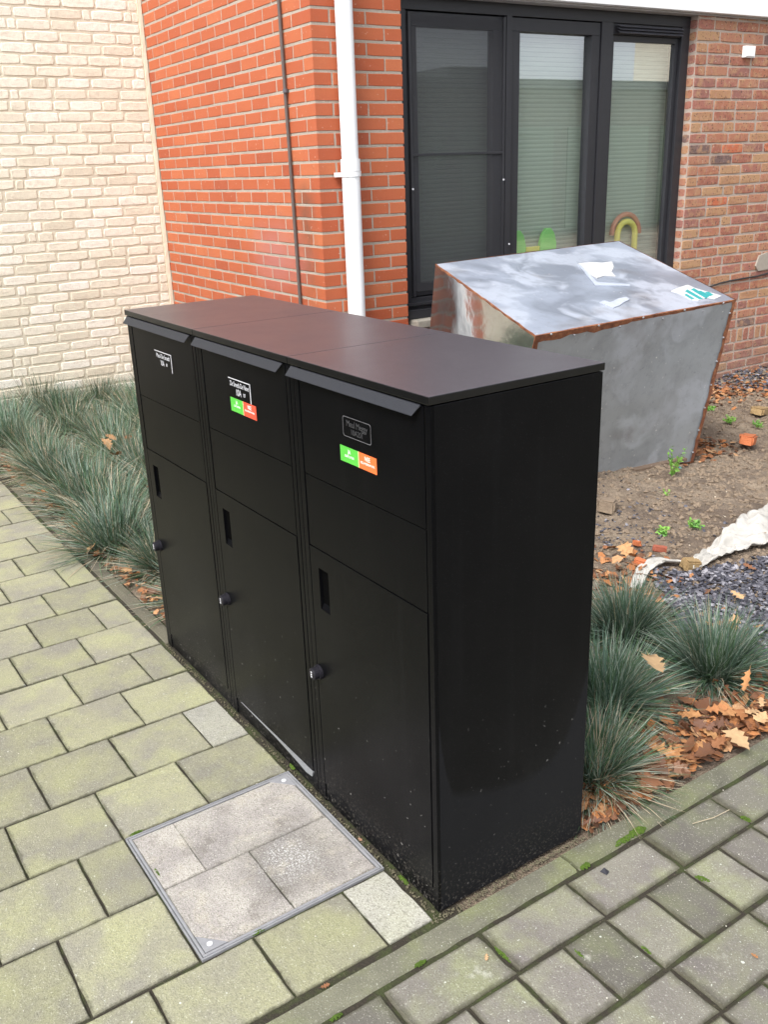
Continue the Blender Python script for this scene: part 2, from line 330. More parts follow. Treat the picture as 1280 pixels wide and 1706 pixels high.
CLOD=m_simple('soil_clod',(0.24,0.18,0.125),0.97,nscale=30,amt=0.6,bstr=1,bdist=0.004)

# ---------------- frames of the house ----------------
A=rad(1.8); C0=Vector((-2.816,1.474,0)); EU=Vector((math.sin(A),math.cos(A),0)); EB=Vector((-math.cos(A),math.sin(A),0)); LB=2.15
def hp(u,b,z): return C0+EU*u+EB*b+Vector((0,0,z))
M_FAC=Matrix(((EU.x,EB.x,0,C0.x),(EU.y,EB.y,0,C0.y),(0,0,1,0),(0,0,0,1)))   # local x=u, y=inwards, z up
# side wall: local x = distance from inner corner towards the pier, y inwards (+EU)
M_SIDE=Matrix(((-EB.x,EU.x,0,(C0+EB*LB).x),(-EB.y,EU.y,0,(C0+EB*LB).y),(0,0,1,0),(0,0,0,1)))
M_BEI=Matrix(((EU.x,EB.x,0,(C0+EB*LB).x),(EU.y,EB.y,0,(C0+EB*LB).y),(0,0,1,0),(0,0,0,1)))
def place(o,M):
    o.matrix_world=M; return o

# ---------------- generic brick ----------------
def brick_geo(w,h,d,ch,jit,rr,round_=0.0,nx=3):
    """front face towards -y, centred in x and z, front plane y=0"""
    def ring(hw,hh,y,j):
        pts=[]
        for i in range(nx+1): pts.append((-hw+2*hw*i/nx,-hh))
        for i in range(1,2): pts.append((hw,0))
        for i in range(nx+1): pts.append((hw-2*hw*i/nx,hh))
        pts.append((-hw,0))
        out=[]
        for x,z in pts:
            if round_ and abs(abs(x)-hw)<1e-6 and abs(abs(z)-hh)<1e-6: x*=1-round_*0.12; z*=1-round_*0.35
            out.append((x+rr.uniform(-j,j),y,z+rr.uniform(-j,j)))
        return out
    a=ring(w/2-ch,h/2-ch,0,jit); n=len(a)
    b=[(x*(w/2)/(w/2-ch),ch,z*(h/2)/(h/2-ch)) for x,y,z in a]
    c=[(x,d,z) for x,y,z in b]
    a=[(x,rr.uniform(-jit,jit)*0.5,z) for x,y,z in a]
    f=[list(range(n))]
    for i in range(n):
        j=(i+1)%n
        f.append([i,i+n,j+n,j]); f.append([i+n,i+2*n,j+2*n,j+n])
    return a+b+c,f
CABP=[(205,515),(415,490),(1006,602),(968,1390),(728,1520),(283,1080)]; BOXP=[(724,440),(1030,404),(1227,500),(1150,770),(1000,795),(712,600)]
def inside(p,poly):
    c=False; n=len(poly)
    for i in range(n):
        (x1,y1),(x2,y2)=poly[i],poly[(i+1)%n]
        if (y1>p[1])!=(y2>p[1]) and p[0]<(x2-x1)*(p[1]-y1)/(y2-y1)+x1: c=not c
    return c
def seen(P):
    q=px(P); return -12<q[0]<1292 and -12<q[1]<1718 and not inside(q,CABP) and not inside(q,BOXP)
def lay(parent,M,bricks,m,ch,jit,rd,depth,seed,limit=300,name='brick'):
    """bricks: (x,z,w,h) centres in wall coordinates"""
    rr=random.Random(seed); cache={}; vis=[]; rest=[]
    for b in bricks:
        P=M@Vector((b[0],0,b[1])); (vis if seen(P) else rest).append(((P-CAM).length,b))
    vis.sort(key=lambda t:t[0]); rest+=vis[limit:]; vis=vis[:limit]
    def get(w,h):
        k=(round(w/0.005),round(h/0.005)); L=cache.setdefault(k,[])
        if len(L)<5:
            v,f=brick_geo(w,h,depth,ch,jit,rr,rd); L.append(mesh_of(name,v,f,m)); return L[-1]
        return rr.choice(L)
    Minv=parent.matrix_world.inverted()
    for _,(x,z,w,h) in vis:
        o=bpy.data.objects.new(name,get(w,h)); COL.objects.link(o); o.parent=parent
        o.matrix_basis=M@Matrix.Translation((x,rr.uniform(-1,1)*jit*0.7,z))@Matrix.Rotation(rr.uniform(-1,1)*jit*1.5,4,'Y')
        o.matrix_parent_inverse=Matrix.Identity(4)
    if rest:
        vs=[];fs=[];at=[]
        for _,(x,z,w,h) in rest:
            v,f=brick_geo(w,h,depth,ch,jit,rr,rd); n=len(vs)
            vs+=[M@Vector((a+x,b_,c+z)) for a,b_,c in v]; fs+=[[i+n for i in q] for q in f]; at+=[rr.random()]*len(f)
        me=mesh_of('brickwork',vs,fs,m); a=me.attributes.new('rnd','FLOAT','FACE'); a.data.foreach_set('value',at)
        o=obj('brickwork',me,parent); o['kind']='stuff'
def slab(name,parent,M,x0,x1,z0,z1,y0,y1,m):
    b=MB(); b.box((x0,y0,z0),(x1,y1,z1),0,M); return b.build(name,m,parent)

PITCH=0.0642; Z0=2.084-32*PITCH; JH=0.0122
TOPZ=2.95
# --- red side wall + pier: one wall
redw=empty('brick_wall',(0,0,0),'orange red brick side wall and pier beside the window, between the pale wall and the white drainpipe','wall')
side=[]; pier=[]; row=-1
k=-1
while Z0+k*PITCH<TOPZ:
    zc=Z0+(k+0.5)*PITCH; typeB=((k-31)%2==0); h=PITCH-JH
    # side wall, b measured from the corner
    b0=0.187 if typeB else 0.093
    b=b0
    while b<LB-0.03:
        e=min(b+0.1955,LB+0.01); wdt=e-b-0.0105
        side.append((LB-(b+e)/2,zc,wdt,h)); b=e
    # facade strip
    if typeB: cuts=[0.0955,0.286,0.486]
    else: cuts=[0.1905,0.386,0.486]
    for a_,e_ in zip(cuts[:-1],cuts[1:]): pier.append(((a_+e_)/2+0.002,zc,e_-a_-0.009 if e_<0.48 else e_-a_-0.006,h))
    row+=1; k+=1
side.sort(key=lambda t:0)
lay(redw,M_SIDE,side,RED,0.0022,0.0008,0,0.03,3,215)
lay(redw,M_FAC,pier,RED,0.0022,0.0008,0,0.03,4,60)
# corner bricks turning from the side wall into the front
cb={}
k=-1; n_c=0
while Z0+k*PITCH<TOPZ:
    zc=Z0+(k+0.5)*PITCH; typeB=((k-31)%2==0); h=PITCH-JH
    lu,lb=(0.091,0.182) if typeB else (0.186,0.088)
    if typeB not in cb:
        b=MB(); b.box((0,0,-h/2),(lu,lb,h/2)); cb[typeB]=b
        o=b.build('corner_brick',RED,redw,bevel=0.002); cb[typeB]=o.data; COL.objects.unlink(o); bpy.data.objects.remove(o)
    o=bpy.data.objects.new('corner_brick',cb[typeB]); COL.objects.link(o); o.parent=redw; o.matrix_basis=M_FAC@Matrix.Translation((0,0,zc)); k+=1
slab('mortar',redw,M_SIDE,0,LB-0.30,-0.3,TOPZ,0.0024,0.5,MOR_R)
b=MB(); b.box((0.0024,0.0024,-0.3),(0.479,0.30,TOPZ),0,M_FAC); b.build('mortar_core',MOR_R,redw)
# --- beige wall
beiw=empty('brick_wall',(0,0,0),'pale cream rustic brick wall behind the bed of grasses','wall')
rr=random.Random(11); bs=[]; PB=0.0625; z=-0.02; rowi=0
while z<TOPZ+0.3:
    x=-0.065+rr.uniform(-0.05,0.02)*0
    x=-0.026
    st=rr.uniform(0.02,0.2); first=True
    while x>-3.6:
        w=st if first else rr.choice([0.2]*9+[0.1,0.055,0.15]); first=False
        if w<0.045: w=0.06
        jw=0.0105
        bs.append((x-w/2,z+PB/2+rr.uniform(-0.0015,0.0015),w-jw,PB-0.0115+rr.uniform(-0.002,0.002))); x-=w+rr.uniform(-0.004,0.006)
    z+=PB
lay(beiw,M_BEI,bs,BEI,0.0032,0.0014,0.35,0.03,12,300)
slab('mortar',beiw,M_BEI,-3.7,0.3,-0.3,TOPZ+0.35,0.0032,0.25,MOR_B)
b=MB()
rr=random.Random(5)
vs=[];zz=-0.05
while zz<TOPZ+0.3: vs.append(zz); zz+=0.06
pts=[]
for i,zv in enumerate(vs):
    e=-0.027+rr.uniform(-0.005,0.005)
    for (x,y) in ((e,0.006),(e,-0.003),(-0.004,-0.004),(0.0,0.006)): pts.append(M_BEI@Vector((x,y+rr.uniform(-0.001,0.001),zv)))
fs=[]
for i in range(len(vs)-1):
    for k in range(3): a=i*4+k; fs.append((a,a+4,a+5,a+1))
obj('corner_joint',mesh_of('corner_joint',pts,fs,TRIMW),beiw)
# --- old brown brick wall right of the window
oldw=empty('brick_wall',(0,0,0),'old mottled brown and ochre brick wall right of the window','wall')
rr=random.Random(21); bs=[]; PO=0.0615; XR=2.540; U1=6.2
z=0.309
def course(zc,h,x0):
    x=x0; alt=rr.choice([0.1,0.2,0.15])
    first=True
    while x<U1:
        w=alt if first else rr.choice([0.2]*7+[0.1]); first=False
        bs.append((x+w/2,zc+rr.uniform(-0.0015,0.0015),w-0.0105+rr.uniform(-0.003,0.003),h-0.0105+rr.uniform(-0.002,0.002))); x+=w+rr.uniform(-0.004,0.004)
while z<2.19: course(z+PO/2,PO,XR); z+=PO
x=XR
while x<U1: bs.append((x+0.031,0.2615,0.05,0.084)); x+=0.062
z=0.214-PO
while z>-0.15: course(z+PO/2,PO,XR); z-=PO
lay(oldw,M_FAC,bs,OLD,0.003,0.0016,0.25,0.03,22,300)
# bricks showing on the window reveal
rev=[]; z=0.74
M_REV=Matrix(((EB.x,EU.x,0,hp(XR+0.001,0,0).x),(EB.y,EU.y,0,hp(XR+0.001,0,0).y),(0,0,1,0),(0,0,0,1)))
z=0.309
while z<2.15:
    if z>0.70: rev.append((0.034,z+PO/2,0.056,PO-0.012))
    z+=PO
lay(oldw,M_REV,rev,OLD,0.004,0.002,0.5,0.02,23,60)
b=MB(); b.box((XR+0.003,0.0035,-0.3),(U1+0.1,0.30,2.25),0,M_FAC); b.build('mortar',MOR_O,oldw)
# brickwork below the window sill (red)
und=empty('brick_wall',(0,0,0),'low orange brickwork under the window behind the metal box','wall')
bs=[]; k=-1
while Z0+(k+1)*PITCH<0.63:
    zc=Z0+(k+0.5)*PITCH; x=0.4865+(0.1 if k%2 else 0.0)
    if k%2: bs.append((0.4865+0.048,zc,0.09,PITCH-JH))
    while x<2.5: 
        w=min(0.195,2.53-x); bs.append((x+w/2,zc,w-0.009,PITCH-JH)); x+=0.195
    k+=1
lay(und,M_FAC,bs,RED,0.0022,0.0008,0,0.03,31,300)
b=MB(); b.box((0.4845,0.0037,-0.3),(2.542,0.30,0.618),0,M_FAC); b.build('mortar',MOR_R,und)

# --- fascia
b=MB(); b.box((0.488,-0.045,2.176),(6.3,0.30,2.52),0,M_FAC)
o=b.build('roof_fascia',WHITE,None,bevel=0.003); tag(o,'white fascia board running above the window and old brick wall','fascia')
b=MB(); b.box((0.489,-0.012,2.166),(6.3,0.29,2.1755),0,M_FAC)
o2=b.build('soffit_strip',m_simple('grey_soffit',(0.35,0.33,0.32),0.8),o)

# ---------------- window ----------------
win=empty('window',(0,0,0),'large dark framed window with three panes and green pleated blinds','window')
def wbox(name,m,boxes,bevel=0.0015,parent=win):
    b=MB()
    for a,c in boxes: b.box(a,c,0,M_FAC)
    return b.build(name,m,parent,bevel=bevel)
D=0.055
wbox('frame',FRAME,[((0.4835,D,2.11),(2.539,D+0.07,2.1655))]); wbox('frame',FRAME,[((0.4835,D,0.70),(0.545,D+0.07,2.1095))])
wbox('frame',FRAME,[((2.474,D,0.76),(2.539,D+0.07,2.1095))]); wbox('frame',FRAME,[((0.5455,D,0.700),(2.539,D+0.07,0.7595))])
wbox('threshold',FRAME,[((0.488,D-0.03,0.655),(2.538,D+0.05,0.6995)),((0.488,D-0.018,0.72),(2.538,D-0.0005,0.735))])
wbox('mullion',FRAME,[((1.159,D-0.012,0.76),(1.195,D+0.07,2.1095))]); wbox('mullion',FRAME,[((1.833,D-0.004,0.76),(1.918,D+0.07,2.1095))])
def sash(u0,u1,z0,z1,w,y0,y1,name='sash'):
    wbox(name,FRAME,[((u0,y0,z1-w),(u1,y1,z1)),((u0,y0,z0),(u1,y1,z0+w)),((u0,y0,z0+w+0.0003),(u0+w,y1,z1-w-0.0003)),((u1-w,y0,z0+w+0.0003),(u1,y1,z1-w-0.0003))],0.002)
sash(0.552,1.152,0.766,2.104,0.062,D+0.012,D+0.062); sash(1.198,1.829,0.766,2.104,0.062,D+0.004,D+0.062)
sash(1.921,2.472,0.766,2.052,0.030,D+0.02,D+0.062)
gm,s=mat('window_glass')
fr=s('ShaderNodeFresnel',{'IOR':1.75}).outputs[0]
tr=s('ShaderNodeBsdfTransparent',{'Color':(0.965,0.99,0.975,1)}); gl=s('ShaderNodeBsdfGlossy',{'Color':(0.95,0.97,1,1),'Roughness':0.004})
bfc=s('ShaderNodeNewGeometry').outputs['Backfacing']
mx=s('ShaderNodeMixShader',{0:s.math('MULTIPLY',s.math('MULTIPLY',fr,3.8),s.math('SUBTRACT',1.0,bfc),clamp=True),1:tr.outputs[0],2:gl.outputs[0]}); oo=s('ShaderNodeOutputMaterial',{0:mx.outputs[0]})
GLASS=gm
for u0,u1,z0,z1 in ((0.60,1.10,0.815,2.055),(1.245,1.78,0.815,2.055),(1.94,2.455,0.785,2.035)): wbox('pane',GLASS,[((u0,D+0.035,z0),(u1,D+0.039,z1))],0)
# blinds: pleated sheets
bmn,s=mat('pleated_blind'); P=pos(s); c=s.mix(s.mr(s.noise(P,4,3),0.3,0.7),(0.82,0.87,0.78),(0.78,0.84,0.76))
df=s('ShaderNodeBsdfPrincipled',{'Base Color':c,'Roughness':0.9}); tl=s('ShaderNodeBsdfTranslucent',{'Color':(0.55,0.62,0.5,1)}); tp=s('ShaderNodeBsdfTransparent')
m1=s('ShaderNodeMixShader',{0:0.25,1:df.outputs[0],2:tl.outputs[0]}); m2=s('ShaderNodeMixShader',{0:0.10,1:m1.outputs[0],2:tp.outputs[0]}); s('ShaderNodeOutputMaterial',{0:m2.outputs[0]})
for u0,u1 in ((0.56,1.17),(1.20,1.84),(1.90,2.535)):
    vs=[];fs=[];zt=2.09;i=0
    while zt>0.79:
        y=D+0.118+(0.0034 if i%2 else 0.0); vs+=[M_FAC@Vector((u0,y,zt)),M_FAC@Vector((u1,y,zt))]; zt-=0.0115 if i%2 else 0.0115; i+=1
    for j in range(i-1): fs.append((2*j,2*j+1,2*j+3,2*j+2))
    obj('pleated_blind',mesh_of('pleated_blind',vs,fs,bmn),win)
# dark strips that paint in the shade of the pleat creases
b=MB()
for u0,u1 in ((0.56,1.17),(1.20,1.84),(1.90,2.535)):
    zt=2.09-0.0115
    while zt>0.8:
        b.box((u0,D+0.1162,zt-0.0007),(u1,D+0.1174,zt+0.0011),0,M_FAC); zt-=0.023
b.build('pleat_line',m_simple('pleat_crease_shade',(0.36,0.41,0.37),0.9),win)
# insect screen on the left leaf
sm,s=mat('insect_screen'); d0=s('ShaderNodeBsdfPrincipled',{'Base Color':(0.045,0.045,0.05,1),'Roughness':0.7}); t0=s('ShaderNodeBsdfTransparent'); mm=s('ShaderNodeMixShader',{0:0.36,1:t0.outputs[0],2:d0.outputs[0]}); s('ShaderNodeOutputMaterial',{0:mm.outputs[0]})
wbox('insect_screen',sm,[((0.565,D-0.004,0.79),(1.14,D-0.003,2.09))],0)
wbox('screen_bar',FRAME,[((0.56,D-0.010,1.455),(1.15,D-0.0045,1.467))],0.001)
wbox('screen_rail',FRAME,[((0.553,D-0.011,0.765),(0.566,D+0.002,2.10)),((1.139,D-0.011,0.765),(1.154,D+0.002,2.10))],0.001)
b=MB()
for (u,z) in ((0.559,1.30),(1.146,1.325),(1.19,0.99)): b.tube([hp(u,D-0.011,z),hp(u,D-0.016,z)],0.005,8)
b.build('screw_cap',WPRINT,win)
# louvre vent above right pane
louv=wbox('vent',FRAME,[((1.9205,D+0.01,2.0535),(2.4725,D+0.055,2.1085))])
b=MB()
for zc,dy in ((2.094,0.004),(2.079,-0.004),(2.064,-0.012)):
    b.add([M_FAC@Vector(v) for v in ((1.945,D-0.002,zc+0.008),(2.468,D-0.002,zc+0.008),(2.468,D-0.022,zc-0.004),(1.955,D-0.022,zc-0.004),(2.468,D-0.002,zc-0.006),(1.955,D-0.002,zc-0.006))],[(0,1,2,3),(3,2,4,5)])
b.build('louvre',GREYM,louv)
RD=m_simple('room_wall',(0.6,0.62,0.56),0.9)
for a_,c_ in (((0.30,2.2,0.3),(4.8,2.25,2.5)),((0.25,0.31,0.3),(0.299,2.25,2.5)),((4.801,0.31,0.3),(4.85,2.25,2.5)),((0.30,0.31,2.5005),(4.8,2.25,2.55)),((0.30,0.14,2.18),(2.7,0.30,2.22))):
    if c_[2]==2.22: continue
    wbox('interior_wall',RD,[(a_,c_)],0)
b=MB(); b.box((0.30,0.1255,0.60),(4.8,2.2,0.64),0,M_FAC); b.build('interior_floor',m_simple('room_floor',(0.30,0.27,0.22),0.7),win)
sl=wbox('window_sill',SILL,[((0.515,-0.045,0.615),(2.52,0.06,0.652))],0.004,None); tag(sl,'weathered grey stone sill under the left end of the dark window','sill')
wbox('window_board',WHITE,[((0.49,0.1257,0.72),(2.535,0.30,0.745))],0.002)
# toys on the window board
def toy_blob(name,pts,r,m,label,z0=None):
    b=MB(); b.tube(pts,r,10); o=b.build(name,m,None,smooth=True); return tag(o,label,'toy')
TG=m_simple('toy_green',(0.36,0.86,0.26),0.4,amt=0.03); TY=m_simple('toy_yellow',(1.0,0.90,0.22),0.4,amt=0.03); TR=m_simple('toy_red',(0.80,0.34,0.24),0.4,amt=0.03)
def toy_chair(u,name_l):
    b=MB(); pts=[(0,0.10),(0.045,0.135),(0.1,0.10),(0.13,0.0),(-0.04,0.0)]
    prof=[(-0.055,-0.26),(0.055,-0.26),(0.062,0.0),(0.045,0.055),(0.018,0.085),(-0.018,0.085),(-0.045,0.055),(-0.062,0.0)]
    n=len(prof); vs=[hp(u+x,0.128,0.965+z) for x,z in prof]+[hp(u+x,0.150,0.965+z) for x,z in prof]
    b.add(vs,[list(range(n)),list(range(n,2*n))[::-1]]+[[i,i+n,(i+1)%n+n,(i+1)%n] for i in range(n)])
    b.box((u-0.05,0.126,0.78),(u+0.05,0.152,0.80),0,M_FAC)
    o=b.build('toy_chair',TG,None,bevel=0.004); return tag(o,name_l,'toy')
toy_chair(1.325,'bright green toy chair behind the blind at the left edge of the middle pane'); toy_chair(1.555,'bright green toy chair behind the blind at the centre of the middle pane')
b=MB(); b.box((1.39,0.128,0.93),(1.49,0.150,0.955),0,M_FAC); b.box((1.40,0.130,0.76),(1.415,0.148,0.9295),0,M_FAC); b.box((1.465,0.130,0.76),(1.48,0.148,0.9295),0,M_FAC)
o=b.build('toy_table',TY,None,bevel=0.003); tag(o,'small yellow toy table between the green toy chairs behind the blind','toy')
arch=empty('toy_arch',hp(2.16,0.16,0.64),'yellow toy arch with red canopy behind the blind of the right pane','toy')
def arc_pts(r,hz,n=12): return [(-r,-0.30)]+[(-r*math.cos(math.pi*i/n),hz+r*math.sin(math.pi*i/n)) for i in range(n+1)]+[(r,-0.30)]
b=MB(); b.tube([hp(2.19+x,0.135,0.975+z)-arch.location for x,z in arc_pts(0.075,0.0)],0.018,10); b.build('arch_frame',TY,arch,smooth=True)
b=MB(); b.tube([hp(2.19+x,0.142,0.975+z)-arch.location for x,z in arc_pts(0.118,0.0)[1:-1]],0.015,10); b.build('canopy',TR,arch,smooth=True)

# ---------------- drainpipe, conduit, wall bits ----------------
dp=empty('drainpipe',hp(0.143,-0.06,0),'white plastic drainpipe on the orange brick pier','drainpipe')
b=MB(); b.tube([hp(0.143,-0.052,-0.05)-dp.location,hp(0.143,-0.052,1.41)-dp.location],0.043,24,0,False); b.build('pipe',WHITE,dp,smooth=True)
b=MB(); b.tube([hp(0.143,-0.052,1.412)-dp.location,hp(0.143,-0.052,3.0)-dp.location],0.040,24,0,False); b.build('pipe',WHITE,dp,smooth=True)
b=MB(); b.tube([hp(0.143,-0.052,1.395)-dp.location,hp(0.143,-0.052,1.45)-dp.location],0.0465,24,0,False); b.build('socket',WHITE,dp,smooth=True)
b=MB(); b.tube([hp(0.143,-0.052,1.372)-dp.location,hp(0.143,-0.052,1.392)-dp.location],0.0475,24); b.box((0.078,-0.032,1.372),(0.102,-0.006,1.392),0,Matrix.Translation(-dp.location)@M_FAC); b.box((0.186,-0.032,1.374),(0.212,-0.006,1.396),0,Matrix.Translation(-dp.location)@M_FAC); b.build('bracket',WHITE,dp)
cp=empty('conduit',hp(-0.02,0.26,0),'thin dark conduit running up the orange side wall near the pier','pipe')
def cpos(i): 
    z=i*0.15; return C0+EB*(0.238+0.017*z)-EU*0.012+Vector((0,0,z))
b=MB(); b.tube([cpos(i)-cp.location for i in range(21)],0.0085,10); b.build('tube',CONDUIT,cp,smooth=True)
b=MB(); q=C0+EB*0.262-EU*0.013+Vector((0,0,1.765))-cp.location; b.tube([q-Vector((0,0,0.008)),q+Vector((0,0,0.008))],0.013,10); b.build('clip',GREYM,cp)
b=MB(); b.box((2.947,-0.022,1.956),(3.044,-0.001,2.02),0,M_FAC); b.box((2.957,-0.028,1.962),(3.034,-0.0225,2.014),0,M_FAC); o=b.build('wall_sensor',WHITE,None,bevel=0.004); tag(o,'small white plastic box on the old brick wall near the fascia','wall box')
b=MB(); b.tube([hp(u,-0.007,z) for u,z in ((2.35,0.57),(2.6,0.60),(2.829,0.613),(2.93,0.628),(3.022,0.634),(3.15,0.638),(3.309,0.641),(3.43,0.652),(3.8,0.66),(4.5,0.66),(6.0,0.67))],0.0055,8); o=b.build('cable',m_simple('black_cable',(0.03,0.028,0.028),0.5),None,smooth=True); tag(o,'thin black cable clipped along the old brick wall','cable')
b=MB(); b.add([hp(u,y,z) for u,z in ((3.27,0.71),(3.30,0.675),(3.43,0.68),(3.45,0.76),(3.38,0.79),(3.30,0.775)) for y in (-0.012,-0.001)],[[0,2,4,6,8,10],[0,1,3,2],[2,3,5,4],[4,5,7,6],[6,7,9,8],[8,9,11,10],[10,11,1,0]]); o=b.build('mortar_patch',m_simple('stained_patch',(0.34,0.30,0.25),0.9),None); tag(o,'pale mortar patch on the old brick wall above the cable','patch')

# ---------------- ground ----------------
def grid(name,x0,x1,y0,y1,nx,ny,fz,m):
    vs=[(x0+(x1-x0)*i/nx,y0+(y1-y0)*j/ny,0) for j in range(ny+1) for i in range(nx+1)]
    vs=[(x,y,fz(x,y)) for x,y,_ in vs]
    fs=[(j*(nx+1)+i,j*(nx+1)+i+1,(j+1)*(nx+1)+i+1,(j+1)*(nx+1)+i) for j in range(ny) for i in range(nx)]
    return mesh_of(name,vs,fs,m,True)
def hsoil(x,y):
    v=Vector((x,y,0)); h=0.024*noise.noise(v*1.7)+0.018*noise.noise(v*6)+0.014*noise.noise(v*17)-0.012
    e=min(1,max(0,(y-0.045)/0.25)) if x<-1.43 else 1
    if x>-0.3: e*=min(1,max(0,(0.02-x)/0.2))
    bump=0.05*math.exp(-(((x+1.7)/0.5)**2+((y-2.3)/0.45)**2))
    if -1.5<x<0.1 and y<0.6: h=-0.02+h*0.2; bump=0
    return -0.012*(1-e)+h*e+bump*e
g=obj('ground',mesh_of('ground',[(-60,-60,-0.09),(60,-60,-0.09),(60,60,-0.09),(-60,60,-0.09)],[(0,1,2,3)],SOIL)); g['kind']='structure'
so=obj('soil',grid('soil',-5.1,0.022,0.05,7.5,220,330,hsoil,SOIL)); so['kind']='structure'
pv=empty('pavement',(0,0,0),kind='structure')
bed=obj('jointing_sand',mesh_of('jointing_sand',[(-7.5,-1.25,-0.0062),(0.05,-1.25,-0.0062),(0.05,0.045,-0.0062),(-7.5,0.045,-0.0062)],[(0,1,2,3)],JOINT),pv)
rp=empty('drive_paving',(0,0,0),kind='structure')
obj('jointing_sand',mesh_of('jointing_sand',[(0.05,-6,-0.0068),(5,-6,-0.0068),(5,7.5,-0.0068),(0.05,7.5,-0.0068)],[(0,1,2,3)],JOINT),rp)
def paver_geo(w,l,ch,jit,rr,th=0.06,n=5):
    v,f=brick_geo(w,l,th,ch,jit,rr,0.0,n)
    return [(x,z,-y) for x,y,z in v],[q[::-1] for q in f]
pcache={}
def paver(parent,xc,yc,w,l,m,kind,ch,jit,rr,name='paver'):
    k=(kind,round(w,3),round(l,3)); L=pcache.setdefault(k,[])
    if len(L)<6:
        v,f=paver_geo(w,l,ch,jit,rr); me=mesh_of(name,v,[q[::-1] for q in f],m); L.append(me)
    else: me=rr.choice(L)
    o=bpy.data.objects.new(name,me); COL.objects.link(o); o.parent=parent; o.location=(xc,yc,rr.uniform(-0.0016,0.0016)-0.0015)
    o.rotation_euler=(rr.uniform(-1,1)*0.004,rr.uniform(-1,1)*0.004,rr.uniform(-1,1)*0.004); return o
rr=random.Random(3)
SX=0.2099; X0=-0.6015; Y0=-0.0175; SY=0.211; count_l=0; stl=[]
bulk=[]
for k in range(-3,26):
    xa=X0-SX*(k+1); xb=X0-SX*k
    if k==-3: xa,xb=-0.168,0.006
    if k==-2: xb=-0.1715
    ys=[]; y=Y0; half=(k%2==1)
    if k==-3:
        cuts=[Y0,-0.1255,-0.332,-0.543,-0.754,-0.965,-1.176]
    else:
        cuts=[Y0]+([Y0-SY/2] if half else [])
        while cuts[-1]>-1.15: cuts.append(cuts[-1]-SY)
    for a,bb in zip(cuts[:-1],cuts[1:]):
        if k in (-1,-2):
            if a>-0.43 and bb>-0.46: continue
            if a>-0.4395: a=-0.4395
            if a-bb<0.05: continue
        q=px(((xa+xb)/2,(a+bb)/2,0)); vis=-150<q[0]<1430 and -100<q[1]<1850
        m=PAV_L
        if (k==1 and a==Y0) : m=PAV_W
        if k==-3 and a==Y0: m=PAV_W
        g_=0.0046
        if vis: paver(pv,(xa+xb)/2,(a+bb)/2,xb-xa-g_,a-bb-g_,m,m.name,0.0018,0.0015,rr); count_l+=1
        else: bulk.append(((xa+xb)/2,(a+bb)/2,xb-xa-g_,a-bb-g_))
def join_pavers(parent,L,m,ch,jit):
    vs=[];fs=[];at=[]
    for x,y,w_,l_ in L:
        v,f=paver_geo(w_,l_,ch,jit,rr); n=len(vs); vs+=[(a+x,b_+y,c-0.0015) for a,b_,c in v]; fs+=[[i+n for i in q[::-1]] for q in f]; at+=[rr.random()]*len(f)
    me=mesh_of('paving',vs,fs,m); a=me.attributes.new('rnd','FLOAT','FACE'); a.data.foreach_set('value',at); o=obj('paving',me,parent); o['kind']='stuff'
join_pavers(pv,bulk,PAV_L,0.0025,0.0012)
# right driveway: alternate stretcher rows and turned rows
bulk=[]; x=0.0865; rowk=0
while x<3.6:
    wrow=0.1165 if rowk%2==0 else 0.151
    if rowk%2==0:
        l=0.2330; y=0.265-12*l
    else: l=0.1165; y=0.2565-24*l
    while y<7.2:
        q=px((x+wrow/2,y+l/2,0)); vis=-100<q[0]<1400 and 0<q[1]<1860
        if vis: paver(rp,x+wrow/2,y+l/2,wrow-0.0078,l-0.0078,PAV_R,'r',0.0038,0.0020,rr)
        else: bulk.append((x+wrow/2,y+l/2,wrow-0.009,l-0.009))
        y+=l
    x+=wrow+ (0.0015); rowk+=1
join_pavers(rp,bulk,PAV_R,0.006,0.0018)
# kerbs
def kerb(name,x0,x1,y0,y1,m,along,label,zt=0.0,cat='kerb',seed=1):
    r2=random.Random(seed); n=int(max(x1-x0,y1-y0)/0.04)+2
    vs=[];fs=[]
    prof=[(-1,-0.15),(-1,zt-0.008),(-0.8,zt),(0,zt+0.001),(0.8,zt),(1,zt-0.008),(1,-0.15)]
    for i in range(n):
        t=i/(n-1)
        for p,z in prof:
            j=r2.uniform(-0.0015,0.0015) if z>-0.1 else 0
            if along=='y': vs.append(((x0+x1)/2+p*(x1-x0)/2+j,y0+(y1-y0)*t,z+j*0.5))
            else: vs.append((x0+(x1-x0)*t,(y0+y1)/2+p*(y1-y0)/2+j,z+j*0.5))
    k_=len(prof)
    for i in range(n-1):
        for j in range(k_-1):
            a=i*k_+j; q=(a,a+k_,a+k_+1,a+1); fs.append(q if along=='x' else q[::-1])
    fs.append(list(range(k_))); fs.append(list(range((n-1)*k_,n*k_)))
    me=mesh_of(name,vs,fs,m); o=obj(name,me); return tag(o,label,cat,None)
kl=['long concrete kerb strip in front of the pavers, nearest the camera','short concrete kerb piece beside the foot of the right letterbox','concrete kerb strip between the leaf drift and the grey driveway']
ks=[(-2.0,-0.002+0.0),(0.004,0.309)]
kerb('kerb',0.020,0.079,-1.6,0.309,KERB,'y','long grey green concrete kerb strip along the foot of the right letterbox',-0.001,seed=2)
kerb('kerb',-6.0,0.08,-1.33,-1.255,KERB2,'x','dark kerb strip along the far side of the yellowed path',-0.002,seed=8)
kerb('kerb',0.020,0.078,0.316,1.316,KERB,'y','concrete kerb strip between the leaf drift and the grey driveway',0.001,seed=3)
kerb('kerb',0.021,0.079,1.322,2.32,KERB,'y','far concrete kerb strip beside the slate chips at the right edge',0.0,seed=4)
